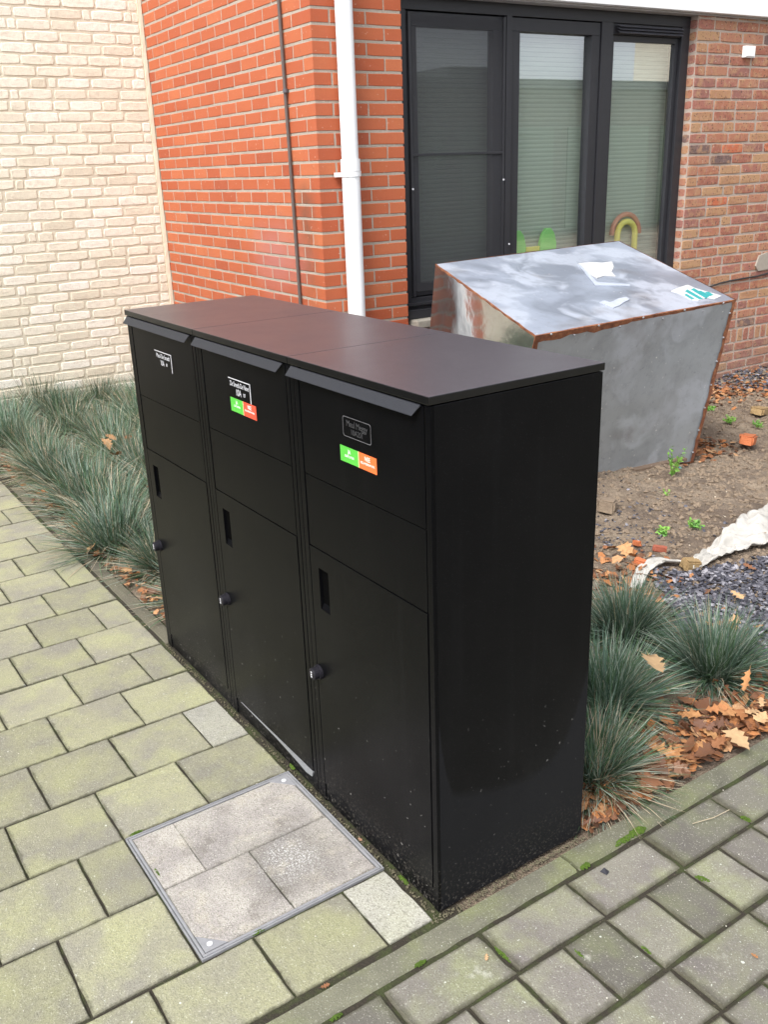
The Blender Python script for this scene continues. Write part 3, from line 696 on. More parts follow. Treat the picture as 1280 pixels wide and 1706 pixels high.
kerb('kerb',-2.44,-1.435,-0.009,0.046,KERB2,'x','dark concrete kerb strip beside the left letterbox and grass bed',-0.004,seed=5)
kerb('kerb',-3.45,-2.445,-0.009,0.045,KERB2,'x','dark concrete kerb strip under the leaves at the far left of the bed',-0.006,seed=6)

lw=obj('added_lawn',grid('added_lawn',-9,0.02,-9,-1.335,40,40,lambda x,y:-0.01+0.03*noise.noise(Vector((x*2,y*2,0))),m_simple('lawn_green',(0.035,0.055,0.018),0.95,nscale=30,amt=0.6,bstr=1,bdist=0.03))); lw['kind']='structure'  # unseen dark ground added to darken what the letterbox fronts mirror
# ---------------- manhole ----------------
mh=empty('manhole_cover',(-0.385,-0.228,0),'square manhole cover with metal frame and stained concrete infill before the middle letterbox','manhole cover')
O=mh.location
fx0,fx1,fy0,fy1=-0.5975,-0.1715,-0.4375,-0.0165
b=MB()
for a,c in (((fx0,fy0),(fx0+0.0035,fy1)),((fx1-0.0035,fy0),(fx1,fy1)),((fx0+0.0038,fy0),(fx1-0.0038,fy0+0.0035)),((fx0+0.0038,fy1-0.0035),(fx1-0.0038,fy1))):
    b.box((a[0]-O.x,a[1]-O.y,-0.05),(c[0]-O.x,c[1]-O.y,0.0004))
b.build('outer_frame',ALU,mh,bevel=0.0008)
b=MB()
w0=0.0052
for a,c in (((fx0+w0,fy0+w0),(fx0+w0+0.006,fy1-w0)),((fx1-w0-0.006,fy0+w0),(fx1-w0,fy1-w0)),((fx0+w0+0.0063,fy0+w0),(fx1-w0-0.0063,fy0+w0+0.006)),((fx0+w0+0.0063,fy1-w0-0.006),(fx1-w0-0.0063,fy1-w0))):
    b.box((a[0]-O.x,a[1]-O.y,-0.05),(c[0]-O.x,c[1]-O.y,0.0))
b.build('inner_frame',ALU,mh,bevel=0.0008)
b=MB(); b.box((fx0+0.006-O.x,fy0+0.006-O.y,-0.05),(fx1-0.006-O.x,fy1-0.006-O.y,-0.0075)); b.build('grout',MOR_O,mh)
i0,i1,j0,j1=fx0+0.0125,fx1-0.0125,fy0+0.0125,fy1-0.0125; xm=-0.394
def infill(poly):
    r2=random.Random(len(poly)*7+int(poly[0][0]*1000)); P2=[]
    for (ax,ay),(bx,by) in zip(poly,poly[1:]+poly[:1]):
        n=max(1,int(math.hypot(bx-ax,by-ay)/0.05))
        for t in range(n): P2.append((ax+(bx-ax)*t/n+r2.uniform(-0.001,0.001)-O.x,ay+(by-ay)*t/n+r2.uniform(-0.001,0.001)-O.y))
    cx=sum(p[0] for p in P2)/len(P2); cy=sum(p[1] for p in P2)/len(P2); n=len(P2)
    top=[(cx+(x-cx)*0.975,cy+(y-cy)*0.975,-0.0005) for x,y in P2]; mid=[(x,y,-0.003) for x,y in P2]; bot=[(x,y,-0.045) for x,y in P2]
    fs=[list(range(n))]+[[i,i+n,(i+1)%n+n,(i+1)%n][::1] for i in range(n)]+[[i+n,i+2*n,(i+1)%n+2*n,(i+1)%n+n] for i in range(n)]
    me=mesh_of('infill_slab',top+mid+bot,fs,PAV_M); bm=bmesh.new(); bm.from_mesh(me); bmesh.ops.recalc_face_normals(bm,faces=bm.faces); bm.to_mesh(me); bm.free()
    obj('infill_slab',me,mh)
gp=0.0008
infill([(i0,-0.329+gp),(xm-gp,-0.329+gp),(xm-gp,j1),(i0+0.045,j1),(i0,j1-0.035)])
infill([(i0,j0),(xm-gp,j0),(xm-gp,-0.329-gp),(i0,-0.329-gp)])
infill([(xm+gp,j0),(i1-0.052,j0),(i1,j0+0.05),(i1,-0.228-gp),(xm+gp,-0.228-gp)])
infill([(xm+gp,-0.228+gp),(i1,-0.228+gp),(i1,j1),(xm+gp,j1)])
for (cx,cy,sx_,sy_) in ((i1,j0,-1,1),(i0,j1,1,-1)):
    b=MB(); b.add([(cx-O.x,cy-O.y,0.0006),(cx+sx_*0.05-O.x,cy-O.y,0.0006),(cx-O.x,cy+sy_*0.047-O.y,0.0006),(cx-O.x,cy-O.y,-0.02),(cx+sx_*0.05-O.x,cy-O.y,-0.02),(cx-O.x,cy+sy_*0.047-O.y,-0.02)],[(0,1,2),(0,3,4,1),(1,4,5,2),(2,5,3,0)]); b.build('corner_plate',ALU,mh)
    b=MB(); q=Vector((cx+sx_*0.016-O.x,cy+sy_*0.016-O.y,0)); b.tube([q,q+Vector((0,0,0.0016))],0.006,12); b.build('stud',WPRINT,mh)

# ---------------- letterboxes ----------------
def plate_hole(x0,x1,z0,z1,hx0,hx1,hz0,hz1,y0,y1):
    xs=[x0,hx0,hx1,x1]; zs=[z0,hz0,hz1,z1]; vs=[];fs=[]
    for y in (y0,y1):
        for z in zs:
            for x in xs: vs.append((x,y,z))
    def i(a,c,l): return l*16+c*4+a
    for c in range(3):
        for a in range(3):
            if a==1 and c==1: continue
            fs.append((i(a,c,0),i(a+1,c,0),i(a+1,c+1,0),i(a,c+1,0))); fs.append((i(a,c,1),i(a,c+1,1),i(a+1,c+1,1),i(a+1,c,1)))
    for a in range(3):
        fs.append((i(a,0,0),i(a,0,1),i(a+1,0,1),i(a+1,0,0))); fs.append((i(a,3,0),i(a+1,3,0),i(a+1,3,1),i(a,3,1)))
        fs.append((i(0,a,0),i(0,a+1,0),i(0,a+1,1),i(0,a,1))); fs.append((i(3,a,0),i(3,a,1),i(3,a+1,1),i(3,a+1,0)))
    fs.append((i(1,1,0),i(2,1,0),i(2,1,1),i(1,1,1))); fs.append((i(1,2,0),i(1,2,1),i(2,2,1),i(2,2,0)))
    fs.append((i(1,1,0),i(1,1,1),i(1,2,1),i(1,2,0))); fs.append((i(2,1,0),i(2,2,0),i(2,2,1),i(2,1,1)))
    return vs,fs
CW=0.476; CD=0.3995; CH=1.056
def flat(name,parent,x0,x1,z0,z1,m,y=-0.0004,t=0.0004):
    b=MB(); b.box((x0,y-t,z0),(x1,y,z1)); return b.build(name,m,parent)
def ftext(txt,size,m,name,parent,x,z,sx=0.7,align='CENTER',y=-0.0006):
    o=obj(name,text_mesh(txt,size,m,name,sx,0.0001,align),parent,(x,y,z),(rad(90),0,0)); return o
def cabinet(idx,x0,label):
    c=empty('letterbox',(x0,0,0),label,'letterbox','tall black letterboxes standing in a row')
    last=idx==2
    b=MB(); b.box((0.0012,0.008,0.0),(CW-0.0012,CD,1.0395)); b.build('body',BLKS if last else BLK,c,bevel=0.0015)
    # lid
    b=MB(); b.box((0.0006,-0.0035,1.0415),(CW-0.0006,CD+0.004,CH)); b.build('lid',BLKT,c,bevel=0.0016)
    # front stiles and panels
    b=MB(); b.box((0.0012,0.0,0.0),(0.016,0.0078,1.039)); b.box((0.0185,-0.0008,0.0),(0.036,0.0078,1.039)); b.box((CW-0.0165,0.0,0.0),(CW-0.0012,0.0078,1.039)); b.box((0.0365,0.0022,0.0),(CW-0.017,0.0078,0.047)); b.build('stile',BLK,c,bevel=0.0012)
    b=MB(); b.box((0.039,0.0,0.8203),(CW-0.019,0.0075,1.036)); fl=b.build('flap',BLK,c,bevel=0.0005)
    b=MB(); b.box((0.039,0.0002,0.6603),(CW-0.019,0.0075,0.8185)); b.build('panel',BLK,c,bevel=0.0005)
    v,f=plate_hole(0.039,CW-0.019,0.0515,0.6585,0.0715,0.1105,0.520,0.6165,-0.001,0.0072)
    bm=bmesh.new(); me=mesh_of('door',v,f,BLK); bm.from_mesh(me); bmesh.ops.remove_doubles(bm,verts=bm.verts,dist=1e-6); bmesh.ops.recalc_face_normals(bm,faces=bm.faces); bm.to_mesh(me); bm.free()
    d=obj('door',me,c)
    b=MB(); b.box((0.070,0.0074,0.518),(0.112,0.0079,0.6185)); b.build('slot',DARK,d)
    b=MB(); b.add([(0.072,0.001,0.5205),(0.110,0.001,0.5205),(0.110,0.0073,0.532),(0.072,0.0073,0.532)],[(0,1,2,3)]); b.build('slot_lip',BLK,d)
    # drip lip
    prof=[(-0.0005,1.0385),(-0.003,1.038),(-0.0135,1.0205),(-0.0137,1.0195),(-0.0127,1.0195),(-0.0028,1.0355),(-0.0005,1.0358)]
    n=len(prof); xa,xb=0.012,CW-0.026
    vs=[(xa,y,z) for y,z in prof]+[(xb,y,z) for y,z in prof]; vs=[((x-0.0 if i%n in (0,1,5,6) else x-(0.010 if x==xb else 0.006)),y,z) for i,(x,y,z) in enumerate(vs)]
    b=MB(); b.add(vs,[[i,(i+1)%n,(i+1)%n+n,i+n] for i in range(n)]+[list(range(n))[::-1],list(range(n,2*n))]); b.build('flap_lip',LIPM,fl)
    # lock
    b=MB(); q=Vector((0.046,-0.0008,0.354)); b.tube([q,q+Vector((0,-0.007,0)),q+Vector((0,-0.0072,0)),q+Vector((0,-0.019,0)),q+Vector((0,-0.021,0))],[0.0175,0.0170,0.0145,0.0140,0.0120],20); lk=b.build('lock',m_simple('lock_plastic',(0.014,0.013,0.017),0.5,spec=0.2),d,smooth=False)
    b=MB()
    for dz in (0.0055,0,-0.0055): b.box((0.0437,-0.0226,0.3525+dz),(0.0483,-0.0219,0.3558+dz))
    b.build('dial',WPRINT,lk)
    X=-x0
    if idx==0:
        flat('name_frame',fl,-1.232+X,-1.117+X,0.9675,0.9695,WPRINT); flat('name_frame',fl,-1.1205+X,-1.1175+X,0.921,0.9672,WPRINT)
        ftext('Meul-De Smedt',0.0165,WPRINT,'name_text',fl,-1.176+X,0.9515,0.93); ftext('10A',0.021,WPRINT,'number_text',fl,-1.184+X,0.932,0.80); ftext('101',0.012,WPRINT,'number_text',fl,-1.154+X,0.934,0.75)
    if idx==1:
        flat('name_frame',fl,-0.775+X,-0.663+X,0.9655,0.9675,WPRINT); flat('name_frame',fl,-0.6665+X,-0.6635+X,0.922,0.9652,WPRINT)
        ftext('De Smedt-De Neve',0.0165,WPRINT,'name_text',fl,-0.719+X,0.9495,0.76); ftext('10A',0.022,WPRINT,'number_text',fl,-0.726+X,0.930,0.80); ftext('107',0.012,WPRINT,'number_text',fl,-0.697+X,0.932,0.75)
    if idx==2:
        # rounded plate outline
        b=MB(); x0_,x1_,z0_,z1_=-0.276+X,-0.180+X,0.934,0.973; r_=0.005; pts=[]
        for cx,cz,a0 in ((x1_-r_,z1_-r_,0),(x0_+r_,z1_-r_,90),(x0_+r_,z0_+r_,180),(x1_-r_,z0_+r_,270)):
            for t in range(5): a_=rad(a0+t*22.5); pts.append((cx+r_*math.cos(a_),cz+r_*math.sin(a_)))
        n=len(pts); cxm=(x0_+x1_)/2; czm=(z0_+z1_)/2
        inn=[(x-math.copysign(0.0012,x-cxm),z-math.copysign(0.0012,z-czm)) for x,z in pts]
        b.add([(x,-0.0008,z) for x,z in pts]+[(x,-0.0008,z) for x,z in inn],[[i,(i+1)%n,(i+1)%n+n,i+n][::-1] for i in range(n)]); b.build('name_frame',GPRINT,fl)
        ftext('Meul Meggy',0.0172,GPRINT2,'name_text',fl,-0.228+X,0.9548,0.92); ftext('10A201',0.0150,GPRINT2,'number_text',fl,-0.228+X,0.9405,0.95)
    if idx>0:
        sx0,sx1,sm_,sz0,sz1=((-0.772,-0.6425,-0.707,0.889,0.9215) if idx==1 else (-0.290,-0.165,-0.2255,0.882,0.913))
        flat('sticker',fl,sx0+X,sm_-0.0012+X,sz0,sz1,GREENS); flat('sticker',fl,sm_-0.0012+X,sm_+0.0012+X,sz0,sz1,CREAM); flat('sticker',fl,sm_+0.0012+X,sx1+X,sz0,sz1,REDS if idx==1 else ORS)
        gx=(sx0+sm_)/2+X; rx=(sm_+sx1)/2+X
        ftext('JA',0.0125,STW,'sticker_text',fl,gx,sz1-0.0130,0.9,y=-0.0010); ftext('GRATIS PERS',0.0068,STW,'sticker_text',fl,gx,sz1-0.0205,0.9,y=-0.0010)
        ftext('NEE',0.0125,STW,'sticker_text',fl,rx,sz1-0.0130,0.9,y=-0.0010); ftext('RECLAMEDRUKWERK',0.0062,STW,'sticker_text',fl,rx,sz1-0.0205,0.82,y=-0.0010)
    if idx==1:
        b=MB(); pz=[(-0.885,0.0505),(-0.75,0.0503),(-0.60,0.0502),(-0.494,0.0500),(-0.500,0.034),(-0.53,0.030),(-0.575,0.036),(-0.62,0.040),(-0.68,0.0445),(-0.78,0.0475)]
        b.add([(x+X,-0.0022,z) for x,z in pz]+[(x+X,0.002,z) for x,z in pz],[list(range(10))[::-1]]+[[i,(i+1)%10,(i+1)%10+10,i+10] for i in range(10)]); b.build('bare_edge',m_simple('bare_metal',(0.30,0.31,0.32),0.5,0.3,nscale=90),c)
    return c
cabinet(0,-3*CW,'leftmost of the three black letterboxes, white name print and no sticker'); cabinet(1,-2*CW,'middle black letterbox with white name print and green and red sticker'); cabinet(2,-CW,'right black letterbox nearest the camera with green and orange sticker')

# ---------------- galvanised metal box ----------------
mb=empty('metal_box',(-1.9,2.3,0),'large dented galvanised metal box with sloping lid and rusty edges on the soil','metal box')
O=mb.location
Sc=0.88
TFL=Vector((-1.70,1.856,0.877))*Sc; TFR=Vector((-1.70,3.262,0.891))*Sc; TBL=Vector((-2.70,2.065,1.110))*Sc; TBR=Vector((-2.70,3.462,1.134))*Sc
BFR=Vector((-1.815,3.175,0.0))*Sc; BFL=Vector((-2.06,1.95,-0.02))*Sc; BBL=Vector((-2.98,2.13,-0.05))*Sc; BBR=Vector((-2.72,3.38,-0.02))*Sc
def sheet(name,a,b_,c,d,m,nx=14,ny=10,amp=0.006,seed=0,thick=0.0):
    vs=[];fs=[]; nrm=((b_-a).cross(d-a)).normalized()
    for j in range(ny+1):
        for i in range(nx+1):
            u=i/nx; v=j/ny; p=(a*(1-u)+b_*u)*(1-v)+(d*(1-u)+c*u)*v
            e=min(1,6*min(u,1-u,v,1-v)); p=p+nrm*(amp*e*(noise.noise(p*3.1+Vector((seed,0,0)))+0.45*noise.noise(p*8+Vector((0,seed,0)))))
            vs.append(p-O)
    for j in range(ny):
        for i in range(nx): q=j*(nx+1)+i; fs.append((q,q+1,q+nx+2,q+nx+1))
    return obj(name,mesh_of(name,vs,fs,m,True),mb)
sheet('lid',TFL,TFR,TBR,TBL,G_LID,18,14,0.0025,1)
sheet('front_panel',BFL,BFR,TFR,TFL,G_SIDE,18,14,0.010,2); sheet('left_panel',BBL,BFL,TFL,TBL,G_LEFT,24,18,0.007,3)
sheet('right_panel',BFR,BBR,TBR,TFR,G_SIDE,10,10,0.008,4); sheet('back_panel',BBR,BBL,TBL,TBR,G_SIDE,10,10,0.006,5)
def strip(name,a,b_,w,dirs,seed,n=26,wob=0.25,out=0.002):
    """angle strip wrapping an edge: dirs are the two in-face directions"""
    r2=random.Random(seed); vs=[];fs=[]; d1,d2=[d.normalized() for d in dirs]; o_=-(d1+d2).normalized()*out
    for i in range(n+1):
        t=i/n; p=a+(b_-a)*t+o_
        w1=w[0]*(1+r2.uniform(-wob,wob)); w2=w[1]*(1+r2.uniform(-wob,wob))
        q=p+o_*r2.uniform(0,0.5); vs+=[p+d1*w1+o_*0.6-O,q-O,p+d2*w2+o_*0.6-O]
    for i in range(n): a_=i*3; fs+=[(a_,a_+3,a_+4,a_+1),(a_+1,a_+4,a_+5,a_+2)]
    return obj(name,mesh_of(name,vs,fs,RUST),mb)
strip('rusty_edge',TFL,TFR,(0.009,0.030),(TBL-TFL,BFL-TFL),1); strip('rusty_edge',TFR+Vector((0,0,0.004)),BFR,(0.026,0.014),(TFL-TFR,TBR-TFR),2)
strip('rusty_edge',TFL,TBL,(0.006,0.007),(TFR-TFL,BFL-TFL),3,wob=0.5); strip('rusty_edge',TBL,TBR,(0.003,0.003),(TFL-TBL,BBL-TBL),4,wob=0.8); strip('rusty_edge',TFR,TBR,(0.003,0.006),(TFL-TFR,BFR-TFR),5,wob=0.6); strip('rusty_edge',TFL,BFL,(0.026,0.006),(TFR-TFL,TBL-TFL),6); strip('rusty_edge',BFL+Vector((0.004,0,0.004)),BFR+Vector((0.004,0,0.004)),(0.010,0.004),(TFL-BFL,BBL-BFL),7)
rb=MB(); rb.tube([Vector((-0.002,0,0)),Vector((0.0035,0,0)),Vector((0.005,0,0))],[0.0045,0.0042,0.002],7); rvm=mesh_of('rivet',rb.v,rb.f,ALU)
for k in range(9):
    t=(k+0.6)/9.3; p=TFL+(TFR-TFL)*t+(BFL-TFL).normalized()*(0.024 if k%2 else -0.0)+Vector((0.003,0,-0.002)) ; obj('rivet',rvm,mb,p-O)
for k in range(7):
    t=(k+0.5)/7; p=TFR+(BFR-TFR)*t+(TFL-TFR).normalized()*0.022+Vector((0.001,0,0)); obj('rivet',rvm,mb,p-O)
def on_lid(u,v,e=0.003): 
    n_=(TFR-TFL).cross(TBL-TFL).normalized(); n_=n_ if n_.z>0 else -n_
    return (TFL*(1-u)+TFR*u)*(1-v)+(TBL*(1-u)+TBR*u)*v+n_*e-O
def lid_patch(name,pts,m,e=0.0032):
    n=len(pts); vs=[on_lid(u,v,e) for u,v in pts]+[on_lid(u,v,0.0) for u,v in pts]
    b=MB(); b.add(vs,[list(range(n))]+[[i,i+n,(i+1)%n+n,(i+1)%n] for i in range(n)]); return b.build(name,m,mb)
PAPER=m_simple('torn_paper',(0.50,0.50,0.49),0.7,nscale=30,amt=0.2); TEAL=m_simple('teal_print',(0.02,0.27,0.27),0.6,amt=0.3)
def lp(u,v):
    d=ROT@Vector(((u-640)/1548.1,-(v-853)/1548.1,-1)); n_=(TFR-TFL).cross(TBL-TFL); t=(TFL-CAM).dot(n_)/d.dot(n_); p=CAM+d*t-TFL
    e1=TFR-TFL; e2=TBL-TFL; a,b_,c_=e1.dot(e1),e1.dot(e2),e2.dot(e2); x,y=p.dot(e1),p.dot(e2); dt=a*c_-b_*b_; return ((x*c_-y*b_)/dt,(a*y-b_*x)/dt)
def lpp(L): return [lp(*q) for q in L]
lid_patch('paper_label',lpp([(965,441),(985,439),(1005,440),(1021,438),(1024,447),(1020,455),(1027,462),(1008,461),(996,465),(984,459),(975,452)]),PAPER)
lid_patch('tape_scrap',lpp([(965,443),(968,442),(996,472),(1050,475),(1051,478),(993,477)]),m_simple('clear_tape',(0.42,0.455,0.52),0.3),0.0036)
lid_patch('paper_label',lpp([(1119,486),(1133,480),(1147,476),(1158,481),(1175,486),(1186,489),(1203,494),(1192,499),(1178,497),(1163,502),(1149,499),(1137,492)]),PAPER)
for q in ([(1142,487),(1146,484),(1172,499),(1166,500)],[(1152,484),(1157,482),(1182,496),(1176,498)],[(1141,493),(1144,491),(1158,499),(1153,500)],[(1163,487),(1168,486),(1186,494),(1181,495)],[(1175,488),(1182,488),(1190,493),(1184,494)]): lid_patch('teal_stroke',lpp(q),TEAL,0.0040)
lid_patch('white_splash',lpp([(1018,505),(1030,499),(1044,496),(1050,500),(1040,505),(1033,510),(1022,514),(1010,509),(1000,505),(1008,502)]),m_simple('white_splash',(0.40,0.43,0.49),0.6),0.0036)
b=MB(); 
for k in range(1): b.add([p-O for p in (Vector((-1.64,2.33,0.028)),Vector((-1.575,2.72,0.040)),Vector((-1.575,2.72,0.026)),Vector((-1.64,2.33,0.008)),Vector((-1.70,2.34,0.028)),Vector((-1.64,2.73,0.040)))],[(0,1,2,3),(4,5,1,0)])
b.build('base_board',m_simple('old_wood',(0.16,0.11,0.075),0.9,nscale=60,amt=0.6),mb)

# ---------------- grass tufts ----------------
def tuft_mesh(seed,n,r0,ln,spread,straw,org=None,sc=1.0,rot=0.0):
    r2=random.Random(seed); vs=[];fs=[];mi=[]; cr,sr=math.cos(rot),math.sin(rot)
    for i in range(n):
        a=r2.uniform(0,2*math.pi); rb=r0*math.sqrt(r2.random()); base=Vector((rb*math.cos(a),rb*math.sin(a),-0.015))
        a2=a+r2.gauss(0,0.8); k=r2.random()**0.75; lean=0.08+spread*k; L=ln*r2.uniform(0.5,1.12)
        d=Vector((math.cos(a2)*math.sin(lean),math.sin(a2)*math.sin(lean),math.cos(lean)))
        droop=r2.uniform(0.05,0.85)*(0.35+k); pts=[base]; p=base.copy(); dd=d.copy(); seg=4
        for j in range(seg):
            p=p+dd*(L/seg); pts.append(p.copy()); dd=(dd+Vector((d.x*0.5,d.y*0.5,-0.42))*droop*0.45+Vector((r2.gauss(0,.09),r2.gauss(0,.09),r2.gauss(0,.04)))).normalized()
        for q in pts:
            if q.z<0.002 and q is not base: q.z=0.002+0.004*r2.random()
        if org is not None:
            bad=False
            for q in pts[1:]:
                X=org[0]+sc*(q.x*cr-q.y*sr); Y=org[1]+sc*(q.x*sr+q.y*cr)
                if -1.435<X<0.006 and -0.02<Y<0.408: bad=True; break
            if bad: continue
        wv=Vector((-math.sin(a2),math.cos(a2),r2.uniform(-0.8,0.8))).normalized(); w_=r2.uniform(0.0009,0.0022)
        n0=len(vs)
        for j,q in enumerate(pts[:-1]):
            ww=w_*(1-0.5*j/seg); vs+=[q-wv*ww,q+wv*ww]
        vs.append(pts[-1])
        q=r2.random(); sd=straw*(1.6 if k>0.6 else 0.5)
        m_=2 if q<sd else (3 if q<sd+0.22 else (1 if q<sd+0.58 else 0))
        for j in range(seg-1): fs.append((n0+2*j,n0+2*j+1,n0+2*j+3,n0+2*j+2)); mi.append(m_)
        fs.append((n0+2*seg-2,n0+2*seg-1,n0+2*seg)); mi.append(m_)
    return mesh_of('grass_tuft',vs,fs,[BL1,BL2,BL3,BL4],False,mi)
def tuft(x,y,me,label,scale=1.0,group='blue green ornamental grass tufts',rot=None):
    o=obj('grass_tuft',me,None,(x,y,max(-0.01,hsoil(x,y))),(0,0,R.uniform(0,6.28) if rot is None else rot)); o.scale=(scale,)*3; return tag(o,label,'grass tuft',group)
def utuft(seed,n,x,y,sc,straw,label,ln=0.24,spread=1.45):
    tuft(x,y,tuft_mesh(seed,n,0.045,ln,spread,straw,(x,y),sc,0.0),label,sc,rot=0.0)
utuft(100,2000,-0.58,1.18,0.95,0.06,'blue green grass tuft below the pale cloth, behind the others on the right')
utuft(101,2200,-0.34,0.84,0.98,0.07,'grass tuft beside the right letterbox with a curled pale leaf resting in it')
utuft(102,2200,-0.27,1.22,0.98,0.06,'rightmost grass tuft, just below the slate chips')
utuft(103,2000,-0.135,0.575,0.86,0.26,'front grass tuft with many straw blades spilling over the kerb',0.26,1.35)
utuft(104,1500,-0.62,0.80,0.9,0.06,'grass tuft half hidden behind the right letterbox')
TF=[tuft_mesh(200+i,1500,0.07,0.27,1.4,st) for i,st in enumerate((0.18,0.25,0.34,0.14,0.20,0.30))]
rr=random.Random(17)
ordn=['first','second','third','fourth','fifth','sixth','seventh','eighth','ninth','tenth','eleventh','twelfth']
rowsL=[('front row along the kerb',0.20,-1.66,0.33,11),('second row from the kerb',0.60,-1.80,0.35,10),('third row from the kerb',0.95,-1.9,0.37,9),('back row of the bed',1.27,-2.1,0.40,8)]
for rn,y0_,x0_,dx_,n_ in rowsL:
    for i in range(n_):
        x=x0_-dx_*i+rr.uniform(-.06,.06); y=y0_+rr.uniform(-.06,.06)
        l=f'{ordn[i]} grass tuft from the letterbox in the {rn}'
        if x>-2.2: utuft(300+i+int(y0_*100),1500,x,y,rr.uniform(0.92,1.08),rr.choice([0.15,0.28]),l)
        else: tuft(x,y,TF[rr.randrange(6)],l,rr.uniform(0.92,1.12))

# ---------------- leaves ----------------
def leaf_mesh(seed,kind=0):
    r2=random.Random(seed); out=[]
    if kind==0: # lobed oak
        half=[(0.0,0.0),(0.10,0.07),(0.20,0.20),(0.27,0.10),(0.36,0.12),(0.47,0.30),(0.54,0.13),(0.63,0.14),(0.73,0.30),(0.79,0.12),(0.88,0.15),(1.0,0.0)]
    else: # broad maple-like
        half=[(0.0,0.0),(0.05,0.12),(0.02,0.34),(0.16,0.28),(0.28,0.50),(0.40,0.26),(0.52,0.36),(0.66,0.22),(0.74,0.24),(0.86,0.10),(0.92,0.08),(1.0,0.0)]
    up=[(x,y*r2.uniform(0.85,1.15)) for x,y in half]; dn=[(x,-y*r2.uniform(0.85,1.15)) for x,y in half]
    cur=r2.uniform(-1.0,1.4); cup=r2.uniform(0.15,1.1)
    def P(x,y): return Vector((x-0.5,y,0.12*cur*(x-0.5)**2*2+cup*0.75*y*y+0.05*noise.noise(Vector((x*4+seed,y*4,0)))))
    vs=[];fs=[]; n=len(half)
    for x,y in up: vs.append(P(x,y))
    for x,_ in half: vs.append(P(x,0)+Vector((0,0,-0.012)))
    for x,y in dn: vs.append(P(x,y))
    for i in range(n-1): fs+=[(n+i,n+i+1,i+1,i),(2*n+i,2*n+i+1,n+i+1,n+i)]
    b0=len(vs); vs+=[P(0,0)+Vector((0,0.012,0)),P(0,0)-Vector((0,0.012,0)),P(0,0)+Vector((-0.28,0.03,0.02)),]; fs.append((b0,b0+1,b0+2))
    return mesh_of('leaf',vs,fs,LEAF,True)
LM=[leaf_mesh(i,0) for i in range(5)]+[leaf_mesh(20+i,1) for i in range(4)]
def gp_on(u,v,z=0.0):
    d=ROT@Vector(((u-640)/1548.1,-(v-853)/1548.1,-1)); t=(z-CAM.z)/d.z; return CAM+d*t
def leaf(P,size,label,group=None,tilt=0.35,k=None,name='fallen_leaf',flat_=False):
    o=obj(name,LM[R.randrange(9)] if k is None else LM[k],None,P,(R.gauss(0,tilt),R.gauss(0,tilt),R.uniform(0,6.28))); o.scale=(size,size,size); return tag(o,label,'leaf',group)
PALE=m_simple('pale_leaf',(0.50,0.33,0.17),0.8,nscale=70,amt=0.45,bstr=0.5,bdist=0.002); TANL=m_simple('tan_leaf',(0.52,0.25,0.10),0.8,nscale=70,amt=0.45,bstr=0.5,bdist=0.002)
def repaint(o,m): me=o.data.copy(); me.materials[0]=m; o.data=me
def zs(x,y): return max(0.0,hsoil(x,y)) if y>0.05 else 0.0
r2=random.Random(44); GR='brown leaves heaped beside the kerb'
pile=[(1075,1300),(1100,1270),(1095,1330),(1070,1345),(1120,1295),(1130,1250),(1145,1215),(1150,1240),(1165,1205),(1180,1195),(1190,1225),(1175,1255),(1160,1275),(1140,1285),(1200,1205),(1130,1310),(1210,1180),(1235,1190),(1255,1185),(1270,1195),(1150,1190),(1135,1180),(1165,1225),(1185,1270),(1100,1310),(1105,1250),(1120,1230),(1060,1325),(1220,1215),(1265,1215),(1080,1270),(1155,1300),(1195,1180),(1175,1175),(1270,1170),(1150,1260),(1115,1330),(1090,1360),(1125,1275),(1205,1245),(1240,1205),(1140,1165),(1090,1290),(1170,1240),(1110,1290),(1185,1210)]
for i,(u,v) in enumerate(pile):
    z=0.012+0.028*r2.random(); P=gp_on(u,v,z)
    if P.x>0.004: P.x=0.004-r2.random()*0.02
    leaf(P,r2.uniform(0.040,0.072),'dry brown leaf lying in the heap between the grass and the kerb',GR,0.38)
q_=leaf(gp_on(1232,1232,0.045),0.075,'pale yellow leaf lying flat on top of the heap at its right end',None,0.15,6)
repaint(q_,PALE); repaint(leaf(gp_on(1092,1108,0.17),0.075,'pale dried leaf caught in the middle of the grass tuft on the right',None,0.3,7),PALE)
leaf(gp_on(985,1368,0.03),0.05,'small orange leaf wedged against the foot of the right letterbox',None,0.6,1)
repaint(leaf(gp_on(1245,1133,0.14),0.06,'long curled brown leaf lying on the rightmost grass tuft',None,0.5,2),TANL)
leaf(gp_on(1045,918,0.02),0.07,'orange brown leaf on the soil just left of the pale cloth strip',None,0.4,5)
leaf(gp_on(1250,944,0.02),0.05,'tan leaf lying on the dark slate chips under the pale cloth',None,0.3,0); leaf(gp_on(1229,990,0.02),0.06,'upright orange leaf in the middle of the slate chips',None,0.9,3)
for (u,v,l) in ((55,832,'tan leaf at the far left kerb beside the yellow pavers'),(72,818,'darker leaf just behind the tan leaf at the far left kerb'),(90,855,'tan leaf halfway along the left kerb'),(250,985,'orange leaf beside the left kerb near the letterbox foot'),(215,960,'tan leaf on the left kerb beside the grass fringe'),(150,915,'brown leaf on the left kerb under the grass fringe')):
    leaf(gp_on(u,v,0.015),0.075,l,None,0.3)
for i in range(12):
    x=r2.uniform(-4.2,-1.6); y=r2.uniform(0.06,0.18); leaf(Vector((x,y,0.008+0.01*r2.random())),r2.uniform(0.045,0.075),'brown leaf in the litter along the left kerb','brown leaves littering the left kerb',0.3)
for i in range(8):
    x=r2.uniform(-3.6,-1.9); y=r2.uniform(0.25,0.75); leaf(Vector((x,y,0.10+0.06*r2.random())),r2.uniform(0.05,0.075),'brown leaf caught among the grass of the left bed','leaves caught in the left bed grass',0.5)
